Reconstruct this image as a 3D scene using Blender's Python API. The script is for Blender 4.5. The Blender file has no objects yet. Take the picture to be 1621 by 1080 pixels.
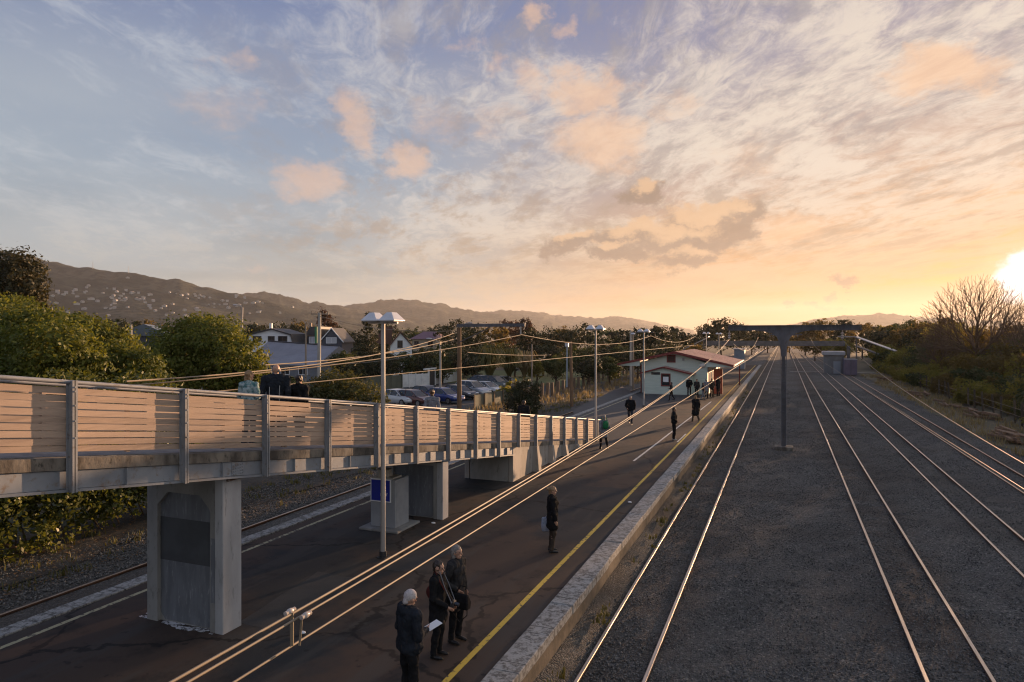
import bpy, bmesh, math, random
import numpy as np
from mathutils import Vector, Matrix, Euler
random.seed(7)
RNG = np.random.default_rng(11)
SC = bpy.context.scene
COL = SC.collection
R_ = math.radians
# ------------------------------------------------------------------ camera
CZ = 6.4
FOC, PX0, HZ = 1080.0, 810.5, 533.0
YAW = math.atan(430.0 / 1080.0)
SA, CA = math.sin(YAW), math.cos(YAW)
cam = bpy.data.cameras.new('camera')
cam.sensor_width = 36.0
cam.lens = 36.0 * 1080.0 / 1621.0
cam.shift_y = -7.0 / 1621.0
cam.clip_start, cam.clip_end = 0.1, 40000.0
camo = bpy.data.objects.new('camera', cam)
COL.objects.link(camo)
camo.location = (0, 0, CZ)
camo.rotation_euler = (R_(90), 0, YAW)
SC.camera = camo
# survey helpers: sight line of a photo point met with a level, a wall line or a distance
def ray(px, py):
    q = (px - PX0) / FOC
    return Vector((-SA + q * CA, CA + q * SA, (HZ - py) / FOC))
def gz(px, py, z):
    d = ray(px, py); t = (z - CZ) / d.z
    return Vector((d.x * t, d.y * t, z))
def gx(px, py, x):
    d = ray(px, py); t = x / d.x
    return Vector((x, d.y * t, CZ + d.z * t))
def gy(px, py, y):
    d = ray(px, py); t = y / d.y
    return Vector((d.x * t, y, CZ + d.z * t))
def gd(px, py, D):
    d = ray(px, py)
    return Vector((d.x * D, d.y * D, CZ + d.z * D))
def V(*a): return Vector(a)
# ------------------------------------------------------------------ objects
def props(o, label=None, cat=None, group=None, kind=None):
    if label: o['label'] = label
    if cat: o['category'] = cat
    if group: o['group'] = group
    if kind: o['kind'] = kind
    return o
def empty(name, loc=(0, 0, 0), label=None, cat=None, group=None, rz=0.0):
    o = bpy.data.objects.new(name, None)
    COL.objects.link(o)
    o.empty_display_size = 0.3
    o.location = loc
    o.rotation_euler = (0, 0, rz)
    return props(o, label, cat, group)
def origin_of(o):
    p = Vector((0, 0, 0))
    while o is not None:
        p += o.location; o = o.parent
    return p
def copy_tree(o, parent=None):
    c = o.copy(); COL.objects.link(c)
    if parent is not None: c.parent = parent
    for ch in list(o.children): copy_tree(ch, c)
    return c
def basis(d):
    d = Vector(d).normalized()
    u = Vector((0, 0, 1)) if abs(d.z) < 0.95 else Vector((0, 1, 0))
    s = d.cross(u).normalized()
    return s, s.cross(d).normalized()
class MB:
    def __init__(self): self.v = []; self.f = []; self.m = []; self.cm = 0
    def mat(self, i): self.cm = i; return self
    def add(self, vs, fs):
        b = len(self.v)
        self.v += [tuple(p) for p in vs]
        for f in fs: self.f.append([b + i for i in f]); self.m.append(self.cm)
        return self
    def box(self, x0, x1, y0, y1, z0, z1):
        return self.add([(x0,y0,z0),(x1,y0,z0),(x1,y1,z0),(x0,y1,z0),(x0,y0,z1),(x1,y0,z1),(x1,y1,z1),(x0,y1,z1)],
                        [(3,2,1,0),(4,5,6,7),(0,1,5,4),(1,2,6,5),(2,3,7,6),(3,0,4,7)])
    def obox(self, c, ax, ay, az):
        c, ax, ay, az = Vector(c), Vector(ax), Vector(ay), Vector(az)
        P = [c+sx*ax+sy*ay+sz*az for sz in (-1,1) for sx,sy in ((-1,-1),(1,-1),(1,1),(-1,1))]
        return self.add(P, [(3,2,1,0),(4,5,6,7),(0,1,5,4),(1,2,6,5),(2,3,7,6),(3,0,4,7)])
    def beam(self, p0, p1, w, h):
        p0, p1 = Vector(p0), Vector(p1); s, u = basis(p1 - p0)
        return self.obox((p0+p1)/2, s*w/2, (p1-p0)/2, u*h/2)
    def tube(self, pts, r, n=8, cap=True):
        pts = [Vector(p) for p in pts]; k = len(pts)
        rs = r if isinstance(r, (list, tuple)) else [r]*k
        vs, fs = [], []
        s = None
        for i, p in enumerate(pts):
            d = (pts[min(i+1,k-1)] - pts[max(i-1,0)])
            if d.length < 1e-9: d = Vector((0,0,1))
            d.normalize()
            if s is None: s, u = basis(d)
            else:
                s = (s - d*s.dot(d)); s = s.normalized() if s.length > 1e-6 else basis(d)[0]
                u = s.cross(d).normalized()
            for j in range(n):
                a = 2*math.pi*j/n
                vs.append(p + (s*math.cos(a) + u*math.sin(a))*rs[i])
        for i in range(k-1):
            for j in range(n):
                fs.append((i*n+j, i*n+(j+1)%n, (i+1)*n+(j+1)%n, (i+1)*n+j))
        if cap:
            fs.append(tuple(range(n-1,-1,-1))); fs.append(tuple((k-1)*n+j for j in range(n)))
        return self.add(vs, fs)
    def prism(self, poly, vec):
        # closed polygon (list of points) swept along vec
        vec = Vector(vec); n = len(poly); P = [Vector(p) for p in poly]
        return self.add(P + [p+vec for p in P], [tuple(range(n-1,-1,-1)), tuple(range(n,2*n))] + [(i,(i+1)%n,n+(i+1)%n,n+i) for i in range(n)])
    def loft(self, rings, cap=True):
        n = len(rings[0]); vs = [p for r in rings for p in r]; fs = []
        for i in range(len(rings)-1):
            for j in range(n): fs.append((i*n+j, i*n+(j+1)%n, (i+1)*n+(j+1)%n, (i+1)*n+j))
        if cap: fs.append(tuple(range(n-1,-1,-1))); fs.append(tuple((len(rings)-1)*n+j for j in range(n)))
        return self.add(vs, fs)
    def quad(self, a, b, c, d): return self.add([a,b,c,d], [(0,1,2,3)])
    def ball(self, c, rx, ry=None, rz=None, n=12, m=8):
        ry = rx if ry is None else ry; rz = rx if rz is None else rz
        c = Vector(c); vs = [c+V(0,0,-rz)]; fs = []
        for i in range(1, m):
            t = math.pi*i/m
            for j in range(n):
                a = 2*math.pi*j/n
                vs.append(c+V(rx*math.sin(t)*math.cos(a), ry*math.sin(t)*math.sin(a), -rz*math.cos(t)))
        vs.append(c+V(0,0,rz)); L = len(vs)-1
        for j in range(n): fs.append((0, 1+(j+1)%n, 1+j)); fs.append((L, 1+(m-2)*n+j, 1+(m-2)*n+(j+1)%n))
        for i in range(m-2):
            for j in range(n): fs.append((1+i*n+j, 1+i*n+(j+1)%n, 1+(i+1)*n+(j+1)%n, 1+(i+1)*n+j))
        return self.add(vs, fs)
    def capsule(self, p0, r0, p1, r1, n=10):
        p0, p1 = Vector(p0), Vector(p1); d = p1-p0; L = d.length
        d = d/L if L > 1e-6 else Vector((0,0,1))
        pts, rs = [], []
        for a in (-85,-55,-25): pts.append(p0 + d*r0*math.sin(R_(a))); rs.append(r0*math.cos(R_(a)))
        for a in (25,55,85): pts.append(p1 + d*r1*math.sin(R_(a))); rs.append(r1*math.cos(R_(a)))
        return self.tube(pts, rs, n)
    def build(self, name, mats, parent=None, loc=None, smooth=False, bevel=0.0, angle=40, fix=True):
        if not isinstance(mats, (list, tuple)): mats = [mats]
        off = origin_of(parent) if parent is not None else (Vector(loc) if loc is not None else Vector((0,0,0)))
        me = bpy.data.meshes.new(name)
        me.from_pydata([(p[0]-off.x, p[1]-off.y, p[2]-off.z) for p in self.v], [], self.f)
        for m in mats: me.materials.append(m)
        if len(mats) > 1: me.polygons.foreach_set('material_index', self.m)
        me.validate()
        if fix:
            bm = bmesh.new(); bm.from_mesh(me)
            bmesh.ops.recalc_face_normals(bm, faces=bm.faces[:])
            if bevel > 0:
                es = [e for e in bm.edges if len(e.link_faces) == 2 and e.calc_face_angle(0) > 0.5]
                bmesh.ops.bevel(bm, geom=es, offset=bevel, segments=1, affect='EDGES', clamp_overlap=True)
            bm.to_mesh(me); bm.free()
        if smooth:
            me.polygons.foreach_set('use_smooth', [True]*len(me.polygons))
            try: me.set_sharp_from_angle(angle=R_(angle))
            except Exception: pass
        o = bpy.data.objects.new(name, me)
        COL.objects.link(o)
        if parent is not None: o.parent = parent
        elif loc is not None: o.location = loc
        return o
def np_mesh(name, verts, quads, mats, parent=None, loc=None, smooth=False):
    off = origin_of(parent) if parent is not None else (Vector(loc) if loc is not None else Vector((0,0,0)))
    verts = np.asarray(verts, dtype=np.float32) - np.array(off, dtype=np.float32)
    quads = np.asarray(quads, dtype=np.int32)
    k = quads.shape[1]
    me = bpy.data.meshes.new(name)
    me.vertices.add(len(verts)); me.vertices.foreach_set('co', verts.ravel())
    me.loops.add(quads.size); me.loops.foreach_set('vertex_index', quads.ravel())
    me.polygons.add(len(quads))
    me.polygons.foreach_set('loop_start', np.arange(0, quads.size, k, dtype=np.int32))
    me.update(calc_edges=True)
    if smooth: me.polygons.foreach_set('use_smooth', np.ones(len(quads), dtype=bool))
    for m in (mats if isinstance(mats, (list, tuple)) else [mats]): me.materials.append(m)
    o = bpy.data.objects.new(name, me); COL.objects.link(o)
    if parent is not None: o.parent = parent
    elif loc is not None: o.location = loc
    return o
# ------------------------------------------------------------------ node expressions
class NT:
    def __init__(self, tree): self.t = tree; self.n = tree.nodes; self.l = tree.links
    def put(self, sock, val):
        if isinstance(val, X): self.l.new(val.s, sock)
        elif isinstance(val, bpy.types.NodeSocket): self.l.new(val, sock)
        elif val is not None:
            if hasattr(sock.default_value, '__len__') and not hasattr(val, '__len__'): val = (val, val, val, 1.0)[:len(sock.default_value)]
            elif hasattr(val, '__len__') and len(val) == 3 and len(sock.default_value) == 4: val = tuple(val)+(1.0,)
            sock.default_value = val
    def math(self, op, a, b=None, c=None, clamp=False):
        n = self.n.new('ShaderNodeMath'); n.operation = op; n.use_clamp = clamp
        for i, x in enumerate((a, b, c)):
            if x is not None: self.put(n.inputs[i], x)
        return X(self, n.outputs[0])
    def vmath(self, op, a, b=None, scale=None):
        n = self.n.new('ShaderNodeVectorMath'); n.operation = op
        self.put(n.inputs[0], a)
        if b is not None: self.put(n.inputs[1], b)
        if scale is not None: self.put(n.inputs['Scale'], scale)
        return X(self, n.outputs['Value'] if op in ('DOT_PRODUCT','LENGTH','DISTANCE') else n.outputs[0])
    def mix(self, f, a, b, blend='MIX'):
        n = self.n.new('ShaderNodeMix'); n.data_type = 'RGBA'; n.blend_type = blend; n.clamp_factor = True
        self.put(n.inputs[0], f); self.put(n.inputs[6], a); self.put(n.inputs[7], b)
        return X(self, n.outputs[2])
    def noise(self, vec, scale, detail=4, rough=0.55, dist=0.0, color=False):
        n = self.n.new('ShaderNodeTexNoise')
        if vec is not None: self.put(n.inputs['Vector'], vec)
        self.put(n.inputs['Scale'], scale); self.put(n.inputs['Detail'], detail); self.put(n.inputs['Roughness'], rough); self.put(n.inputs['Distortion'], dist)
        return X(self, n.outputs['Color' if color else 'Fac'])
    def voronoi(self, vec, scale, out='Color', feature='F1', rnd=1.0):
        n = self.n.new('ShaderNodeTexVoronoi'); n.feature = feature
        if vec is not None: self.put(n.inputs['Vector'], vec)
        self.put(n.inputs['Scale'], scale); self.put(n.inputs['Randomness'], rnd)
        return X(self, n.outputs[out])
    def sep(self, v):
        n = self.n.new('ShaderNodeSeparateXYZ'); self.put(n.inputs[0], v)
        return [X(self, n.outputs[i]) for i in range(3)]
    def comb(self, x, y, z):
        n = self.n.new('ShaderNodeCombineXYZ')
        for i, q in enumerate((x, y, z)): self.put(n.inputs[i], q)
        return X(self, n.outputs[0])
    def smooth(self, e0, e1, x):
        n = self.n.new('ShaderNodeMapRange'); n.interpolation_type = 'SMOOTHSTEP'
        self.put(n.inputs[0], x); self.put(n.inputs[1], e0); self.put(n.inputs[2], e1); n.inputs[3].default_value = 0; n.inputs[4].default_value = 1
        return X(self, n.outputs[0])
    def pos(self):
        return X(self, self.n.new('ShaderNodeNewGeometry').outputs['Position'])
    def obj(self):
        return X(self, self.n.new('ShaderNodeTexCoord').outputs['Object'])
    def island(self):
        return X(self, self.n.new('ShaderNodeNewGeometry').outputs['Random Per Island'])
    def orand(self):
        return X(self, self.n.new('ShaderNodeObjectInfo').outputs['Random'])
    def bump(self, h, strength=0.5, dist=0.02):
        n = self.n.new('ShaderNodeBump'); self.put(n.inputs['Height'], h); n.inputs['Strength'].default_value = strength; n.inputs['Distance'].default_value = dist
        return X(self, n.outputs[0])
class X:
    def __init__(self, nt, s): self.nt = nt; self.s = s
    def __add__(a, b): return a.nt.math('ADD', a, b)
    __radd__ = __add__
    def __mul__(a, b): return a.nt.math('MULTIPLY', a, b)
    __rmul__ = __mul__
    def __sub__(a, b): return a.nt.math('SUBTRACT', a, b)
    def __rsub__(a, b): return a.nt.math('SUBTRACT', b, a)
    def __truediv__(a, b): return a.nt.math('DIVIDE', a, b)
    def __pow__(a, b): return a.nt.math('POWER', a, b)
    def clamp(a): return a.nt.math('ADD', a, 0.0, clamp=True)
def new_mat(name):
    m = bpy.data.materials.new(name); m.use_nodes = True
    nt = NT(m.node_tree); b = m.node_tree.nodes['Principled BSDF']
    return m, nt, b
def mat(name, c1, c2=None, scale=3.0, rough=0.7, metal=0.0, bump=0.0, bscale=20.0, space='obj', spec=0.5, c3=None, detail=5, stretch=None, lo=0.35, hi=0.65, coat=0.0):
    m, nt, b = new_mat(name)
    p = nt.obj() if space == 'obj' else nt.pos()
    if stretch: p = nt.vmath('MULTIPLY', p, stretch)
    if c2 is not None:
        f = nt.smooth(lo, hi, nt.noise(p, scale, detail, 0.6))
        col = nt.mix(f, c1, c2)
        if c3 is not None: col = nt.mix(nt.smooth(0.55, 0.72, nt.noise(p, scale*3.7, detail, 0.65)), col, c3)
        nt.put(b.inputs['Base Color'], col)
    else: nt.put(b.inputs['Base Color'], c1)
    b.inputs['Roughness'].default_value = rough; b.inputs['Metallic'].default_value = metal
    b.inputs['Specular IOR Level'].default_value = spec
    if coat: b.inputs['Coat Weight'].default_value = coat
    if bump > 0: nt.put(b.inputs['Normal'], nt.bump(nt.noise(p, bscale, 4, 0.6), bump, 0.02))
    return m
# ------------------------------------------------------------------ sun and sky
SUN_AZ, SUN_EL = 17.0, 4.2          # degrees: from the track axis (+Y) towards +X; above the horizon
S = Vector((math.sin(R_(SUN_AZ))*math.cos(R_(SUN_EL)), math.cos(R_(SUN_AZ))*math.cos(R_(SUN_EL)), math.sin(R_(SUN_EL))))
sl = bpy.data.lights.new('sun', 'SUN'); sl.energy = 5.0; sl.angle = R_(0.5); sl.color = (1.0, 0.60, 0.33)
so = bpy.data.objects.new('sun', sl); COL.objects.link(so); so.rotation_euler = S.to_track_quat('Z', 'Y').to_euler(); so.location = S*200
w = bpy.data.worlds.new('World'); SC.world = w; w.use_nodes = True
nt = NT(w.node_tree); bgn = w.node_tree.nodes['Background']
def ae(px, py):
    d = ray(px, py).normalized()
    return math.atan2(d.x, d.y), math.asin(d.z)
tc = w.node_tree.nodes.new('ShaderNodeTexCoord')
d = nt.vmath('NORMALIZE', X(nt, tc.outputs['Generated']))
x, y, z = nt.sep(d)
zc = nt.math('MAXIMUM', z, 0.0)
s = nt.vmath('DOT_PRODUCT', d, tuple(S))
sky = w.node_tree.nodes.new('ShaderNodeTexSky'); sky.sky_type = 'NISHITA'; sky.sun_disc = False
sky.sun_elevation = R_(SUN_EL); sky.sun_rotation = R_(SUN_AZ); sky.air_density = 1.2; sky.dust_density = 2.5; sky.ozone_density = 1.5
nish = nt.mix(1.0, X(nt, sky.outputs[0]), (0.08,)*3, 'MULTIPLY')
# clear air between the clouds
hor, mid, zen = (0.38, 0.37, 0.33), (0.285, 0.365, 0.465), (0.16, 0.215, 0.385)
g = nt.mix(nt.smooth(0.02, 0.24, zc), hor, mid)
g = nt.mix(nt.smooth(0.18, 0.45, zc), g, zen)
warm = nt.smooth(0.66, 1.0, s)
lowfac = 1.0 - nt.smooth(0.06, 0.36, zc)*0.85
g = nt.mix(warm*lowfac, g, (0.60, 0.27, 0.085))
base = nt.mix(0.88, nish, g)
# high thin cloud, streaked, on a flat layer overhead
pp = nt.comb(x/(zc+0.10), y/(zc+0.10), 0.0)
warpn = nt.noise(pp, 0.55, 3, 0.5, color=True)
pw = nt.vmath('ADD', pp, nt.vmath('SCALE', nt.vmath('SUBTRACT', warpn, (0.5,0.5,0.5)), scale=0.55))
th = R_(120)
u1, u2, u3 = nt.sep(pw)
su = u1*math.cos(th) + u2*math.sin(th)
sv = u2*math.cos(th) - u1*math.sin(th)
c1 = nt.noise(nt.comb(su*0.95, sv*1.6, 3.3), 1.6, 8, 0.68)
c2 = nt.noise(nt.comb(su*2.6, sv*4.2, 7.7), 2.4, 8, 0.72, dist=0.8)
c3 = nt.noise(nt.vmath('MULTIPLY', pw, (0.6, 0.6, 1.0)), 1.1, 3, 0.5)
azv = nt.math('ARCTAN2', x, y)
cov = nt.smooth(-1.6, 0.25, azv - zc*1.1 + (c3-0.5)*2.4)
mixn = c1*0.58 + c2*0.42
cir = nt.smooth(0.43, 0.60, mixn + (cov-0.5)*0.15)*(0.42 + 0.5*cov)
ccol = nt.mix(nt.smooth(0.40, 0.92, s), (0.50, 0.53, 0.57), (0.72, 0.63, 0.535))
ccol = nt.mix(nt.smooth(0.22, 0.03, zc), ccol, nt.mix(nt.smooth(0.55, 1.0, s), (0.47, 0.43, 0.36), (0.62, 0.36, 0.165)))
veil = nt.smooth(0.32, 0.66, c3)*nt.smooth(0.46, 0.24, zc)*0.58
base = nt.mix(veil, base, nt.mix(nt.smooth(0.45, 0.95, s), (0.43, 0.465, 0.49), (0.56, 0.45, 0.355)))
col = nt.mix(cir, base, ccol)
# grey-mauve undersides of the veil towards the sun
c4 = nt.noise(nt.comb(su*1.3, sv*2.8, 1.1), 2.1, 8, 0.70)
dk = nt.smooth(0.46, 0.64, c4)*nt.smooth(0.35, 0.75, s)*nt.smooth(0.05, 0.14, zc)*0.66
col = nt.mix(dk, col, nt.mix(nt.smooth(0.34, 0.1, zc), (0.27, 0.26, 0.29), (0.38, 0.275, 0.19)))
# low broken cumulus: soft heaps at their bearings and heights
az = nt.math('ARCTAN2', x, y); el = nt.math('ARCSINE', z)
dz1 = nt.noise(nt.comb(az*1.0, el*1.3, 0.0), 10.0, 6, 0.66, color=True)
da, de, _ = nt.sep(nt.vmath('SUBTRACT', dz1, (0.5,0.5,0.5)))
azw = az + da*0.15; elw = el + de*0.10
fine = nt.noise(nt.comb(az*1.0, el*1.6, 5.0), 30.0, 7, 0.68)
def puffs(lst, thr=0.10, soft=0.95, shift=0.0):
    tot = None
    for (px, py, rx, ry, wgt) in lst:
        a0, e0 = ae(px, py)
        k = 1080.0/math.cos(math.atan((px-PX0)/1080.0))
        k2 = 1080.0*math.hypot(1.0, (px-PX0)/1080.0)
        ra, re = rx*1.22/k2, ry*1.22/k2
        qa = (azw - a0)*(1.0/ra); qe = (elw - (e0 + shift*re))*(1.0/re)
        v = nt.math('MAXIMUM', 1.0 - (qa*qa + qe*qe), 0.0)*wgt
        tot = v if tot is None else nt.math('MAXIMUM', tot, v)
    return nt.smooth(thr, soft, tot + (fine-0.5)*1.0*nt.smooth(0.0, 0.3, tot))
pink = [(490,288,62,38,0.95),(565,195,32,52,0.8),(640,247,44,30,0.9),(372,92,36,20,0.5),(835,22,30,22,0.75),(897,46,22,18,0.6),(835,135,30,28,0.55),
        (930,146,74,32,0.9),(950,218,88,48,0.9),(1065,160,40,25,0.45),(1490,106,84,38,0.95),(1250,362,60,26,0.7),(690,185,60,35,0.42),(340,165,66,38,0.42),(395,160,34,16,0.4),(360,215,26,14,0.35),(410,438,30,8,0.5),(790,112,18,12,0.5),(740,75,30,16,0.4),(780,180,45,30,0.4),(1100,345,70,26,0.5),(1190,240,70,30,0.4)]
tan_ = [(1018,300,40,26,0.9),(1120,352,80,34,1.0),(1010,372,70,24,0.8),(915,382,60,20,0.8),(1075,385,85,24,0.8),(985,405,50,17,0.8),(1080,418,45,16,0.7),(1340,450,24,11,0.6),(1244,478,14,6,0.5),(1300,476,26,7,0.4)]
pk = puffs(pink)
pinkc = nt.mix(nt.smooth(0.3, 1.0, s), (0.58, 0.43, 0.37), (0.80, 0.50, 0.31))
col = nt.mix(pk*0.68, col, pinkc)
tn = puffs(tan_, 0.05, 0.55); tu = puffs(tan_, 0.12, 1.0, shift=0.62)
tanc = nt.mix(nt.smooth(0.15, 0.9, tu), (0.28, 0.205, 0.16), (0.66, 0.43, 0.26))
col = nt.mix(tn*0.85, col, tanc)
# the bright gap in the cloud around the sun
glow = nt.math('MAXIMUM', s, 0.0)**130.0
col = nt.mix(glow*0.22*nt.smooth(-0.02, 0.05, z), col, (0.80, 0.42, 0.16))
a0, e0 = ae(1650, 424)
gq = ((az + da*0.10 - a0)*(1/0.052)); ge = ((el + de*0.07 - e0 - (az-a0)*0.35)*(1/0.034))
rad2 = gq*gq + ge*ge + (fine-0.5)*0.9
halo = nt.smooth(2.6, 0.2, rad2)
col = nt.mix(halo*0.30, col, (0.95, 0.68, 0.40))
gap = nt.smooth(1.05, 0.25, rad2)
col = nt.mix(gap*0.9, col, (0.92, 1.02, 1.16))
# below the horizon
col = nt.mix(nt.smooth(-0.01, -0.06, z), col, (0.10, 0.09, 0.08))
w.cycles.sampling_method = 'MANUAL'; w.cycles.sample_map_resolution = 512
SKYK = 0.5
nt.put(bgn.inputs['Color'], col); bgn.inputs['Strength'].default_value = SKYK
SC.view_settings.view_transform = 'Standard'; SC.view_settings.look = 'None'
SC.view_settings.exposure = 1.18; SC.view_settings.gamma = 1.0; SC.view_settings.use_curve_mapping = False
SC.cycles.use_denoising = True; SC.cycles.filter_width = 1.15
SC.cycles.max_bounces = 6; SC.cycles.diffuse_bounces = 3; SC.cycles.glossy_bounces = 3; SC.cycles.transmission_bounces = 4; SC.cycles.transparent_max_bounces = 12; SC.cycles.volume_bounces = 0
SC.cycles.sample_clamp_indirect = 4.0
# ------------------------------------------------------------------ materials of the setting
PZ = 0.9                                # platform level above the ballast
def m_ballast():
    m, nt, b = new_mat('ballast_stone')
    p = nt.pos()
    cell = nt.voronoi(p, 24.0, 'Color'); dist = nt.voronoi(p, 24.0, 'Distance')
    r, g_, b_ = nt.sep(cell)
    big = nt.noise(p, 0.16, 5, 0.6); mid_ = nt.noise(p, 1.3, 5, 0.65)
    c = nt.mix(r, (0.085, 0.083, 0.079), (0.19, 0.183, 0.172))
    c = nt.mix(nt.smooth(0.90, 0.97, g_), c, (0.30, 0.28, 0.25))
    c = nt.mix(nt.smooth(0.40, 0.66, big)*0.6, c, (0.105, 0.090, 0.078))
    c = nt.mix(nt.smooth(0.55, 0.75, mid_)*0.5, c, (0.075, 0.073, 0.070))
    # rust and brake dust along the rails
    px_, py_, pz_ = nt.sep(p)
    rust = None
    for xc in (-2.93, 2.99):
        k = nt.smooth(1.7, 0.5, nt.math('ABSOLUTE', px_ - xc))
        rust = k if rust is None else nt.math('MAXIMUM', rust, k)
    c = nt.mix(rust*0.35*nt.smooth(0.35, 0.6, nt.noise(p, 0.7, 5, 0.6)), c, (0.085, 0.050, 0.030))
    nt.put(b.inputs['Base Color'], c); b.inputs['Roughness'].default_value = 0.9; b.inputs['Specular IOR Level'].default_value = 0.12
    h = dist*(-1.0) + r*0.35
    nt.put(b.inputs['Normal'], nt.bump(h, 1.0, 0.06))
    return m
M_BALLAST = m_ballast()
def m_earth():
    m, nt, b = new_mat('rough_ground')
    p = nt.pos()
    f = nt.noise(p, 0.35, 8, 0.62); f2 = nt.noise(p, 4.0, 6, 0.65)
    c = nt.mix(nt.smooth(0.42, 0.58, f), (0.085, 0.06, 0.04), (0.055, 0.062, 0.03))
    c = nt.mix(nt.smooth(0.5, 0.7, f2)*0.7, c, (0.14, 0.105, 0.065))
    nt.put(b.inputs['Base Color'], c); b.inputs['Roughness'].default_value = 0.9
    nt.put(b.inputs['Normal'], nt.bump(f2, 0.9, 0.1))
    return m
M_EARTH = m_earth()
def m_platform():
    m, nt, b = new_mat('worn_asphalt')
    p = nt.pos()
    n1 = nt.noise(p, 0.22, 6, 0.62); n2 = nt.noise(p, 1.4, 6, 0.62); n3 = nt.noise(p, 60.0, 3, 0.6)
    px_, py_, pz_ = nt.sep(p)
    st = nt.noise(nt.comb(px_*1.0, py_*0.13, 0.0), 1.1, 6, 0.6)
    c = nt.mix(nt.smooth(0.44, 0.56, n1), (0.033, 0.034, 0.036), (0.066, 0.047, 0.038))
    c = nt.mix(nt.smooth(0.50, 0.62, st)*0.7, c, (0.064, 0.057, 0.052))
    c = nt.mix(nt.smooth(0.52, 0.68, n2)*0.55, c, (0.018, 0.0175, 0.018))
    # dark damp spots and pale scuffs
    sp = nt.noise(p, 3.1, 3, 0.5)
    c = nt.mix(nt.smooth(0.66, 0.72, sp)*0.6, c, (0.015, 0.015, 0.016))
    c = nt.mix(nt.smooth(0.68, 0.74, nt.noise(p, 2.3, 5, 0.7))*0.55, c, (0.14, 0.13, 0.12))
    # crack lines between old bays
    cr = nt.voronoi(nt.vmath('ADD', p, nt.vmath('SCALE', nt.noise(p, 1.2, 4, 0.6, color=True), scale=0.9)), 0.17, 'Distance', 'DISTANCE_TO_EDGE')
    c = nt.mix(nt.smooth(0.012, 0.003, cr)*0.75, c, (0.012, 0.012, 0.012))
    # later patch with greyer tar behind the ramp foot
    far = nt.smooth(30.0, 34.0, py_ + (n2-0.5)*5.0)*nt.smooth(-7.6, -8.4, px_ + (n2-0.5)*0.8)
    c = nt.mix(far*0.75, c, (0.060, 0.061, 0.064))
    nt.put(b.inputs['Base Color'], c); b.inputs['Roughness'].default_value = 0.85; b.inputs['Specular IOR Level'].default_value = 0.2
    nt.put(b.inputs['Normal'], nt.bump(n3*0.3 + n2*0.3, 0.5, 0.02))
    return m
M_PLAT = m_platform()
def m_paint(name, c1, base, worn=0.5, scale=9.0):
    m, nt, b = new_mat(name)
    p = nt.pos()
    n = nt.noise(p, scale, 7, 0.7); n2 = nt.noise(p, 0.9, 4, 0.6)
    f = nt.smooth(worn-0.07, worn+0.05, n + (n2-0.5)*0.35)
    nt.put(b.inputs['Base Color'], nt.mix(f, c1, base)); b.inputs['Roughness'].default_value = 0.75
    return m
M_YELLOW = m_paint('worn_yellow_paint', (0.62, 0.42, 0.06), (0.06, 0.05, 0.04), 0.60)
M_YELLOW2 = m_paint('pale_yellow_paint', (0.40, 0.36, 0.22), (0.07, 0.06, 0.05), 0.56)
M_WHITE = m_paint('worn_white_paint', (0.62, 0.58, 0.52), (0.08, 0.075, 0.07), 0.6)
def m_coping():
    m, nt, b = new_mat('weathered_coping')
    p = nt.pos()
    n = nt.noise(p, 9.0, 9, 0.78); n2 = nt.noise(p, 1.6, 6, 0.6); n3 = nt.voronoi(p, 22.0, 'Color')
    px_, py_, pz_ = nt.sep(p)
    c = nt.mix(nt.smooth(0.44, 0.60, n), (0.34, 0.335, 0.32), (0.10, 0.095, 0.088))
    c = nt.mix(nt.smooth(0.5, 0.7, n2)*0.6, c, (0.20, 0.19, 0.17))
    j = nt.math('ABSOLUTE', nt.math('FRACT', py_*(1/1.52)) - 0.5)
    c = nt.mix(nt.smooth(0.487, 0.494, j)*0.8, c, (0.03, 0.03, 0.03))
    nt.put(b.inputs['Base Color'], c); b.inputs['Roughness'].default_value = 0.85
    nt.put(b.inputs['Normal'], nt.bump(n, 0.6, 0.02))
    return m
M_COPING = m_coping()
M_PFACE = mat('stained_platform_wall', (0.13, 0.105, 0.08), (0.07, 0.058, 0.045), 2.2, 0.9, bump=0.6, bscale=14, space='pos', c3=(0.16, 0.12, 0.075))
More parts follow.
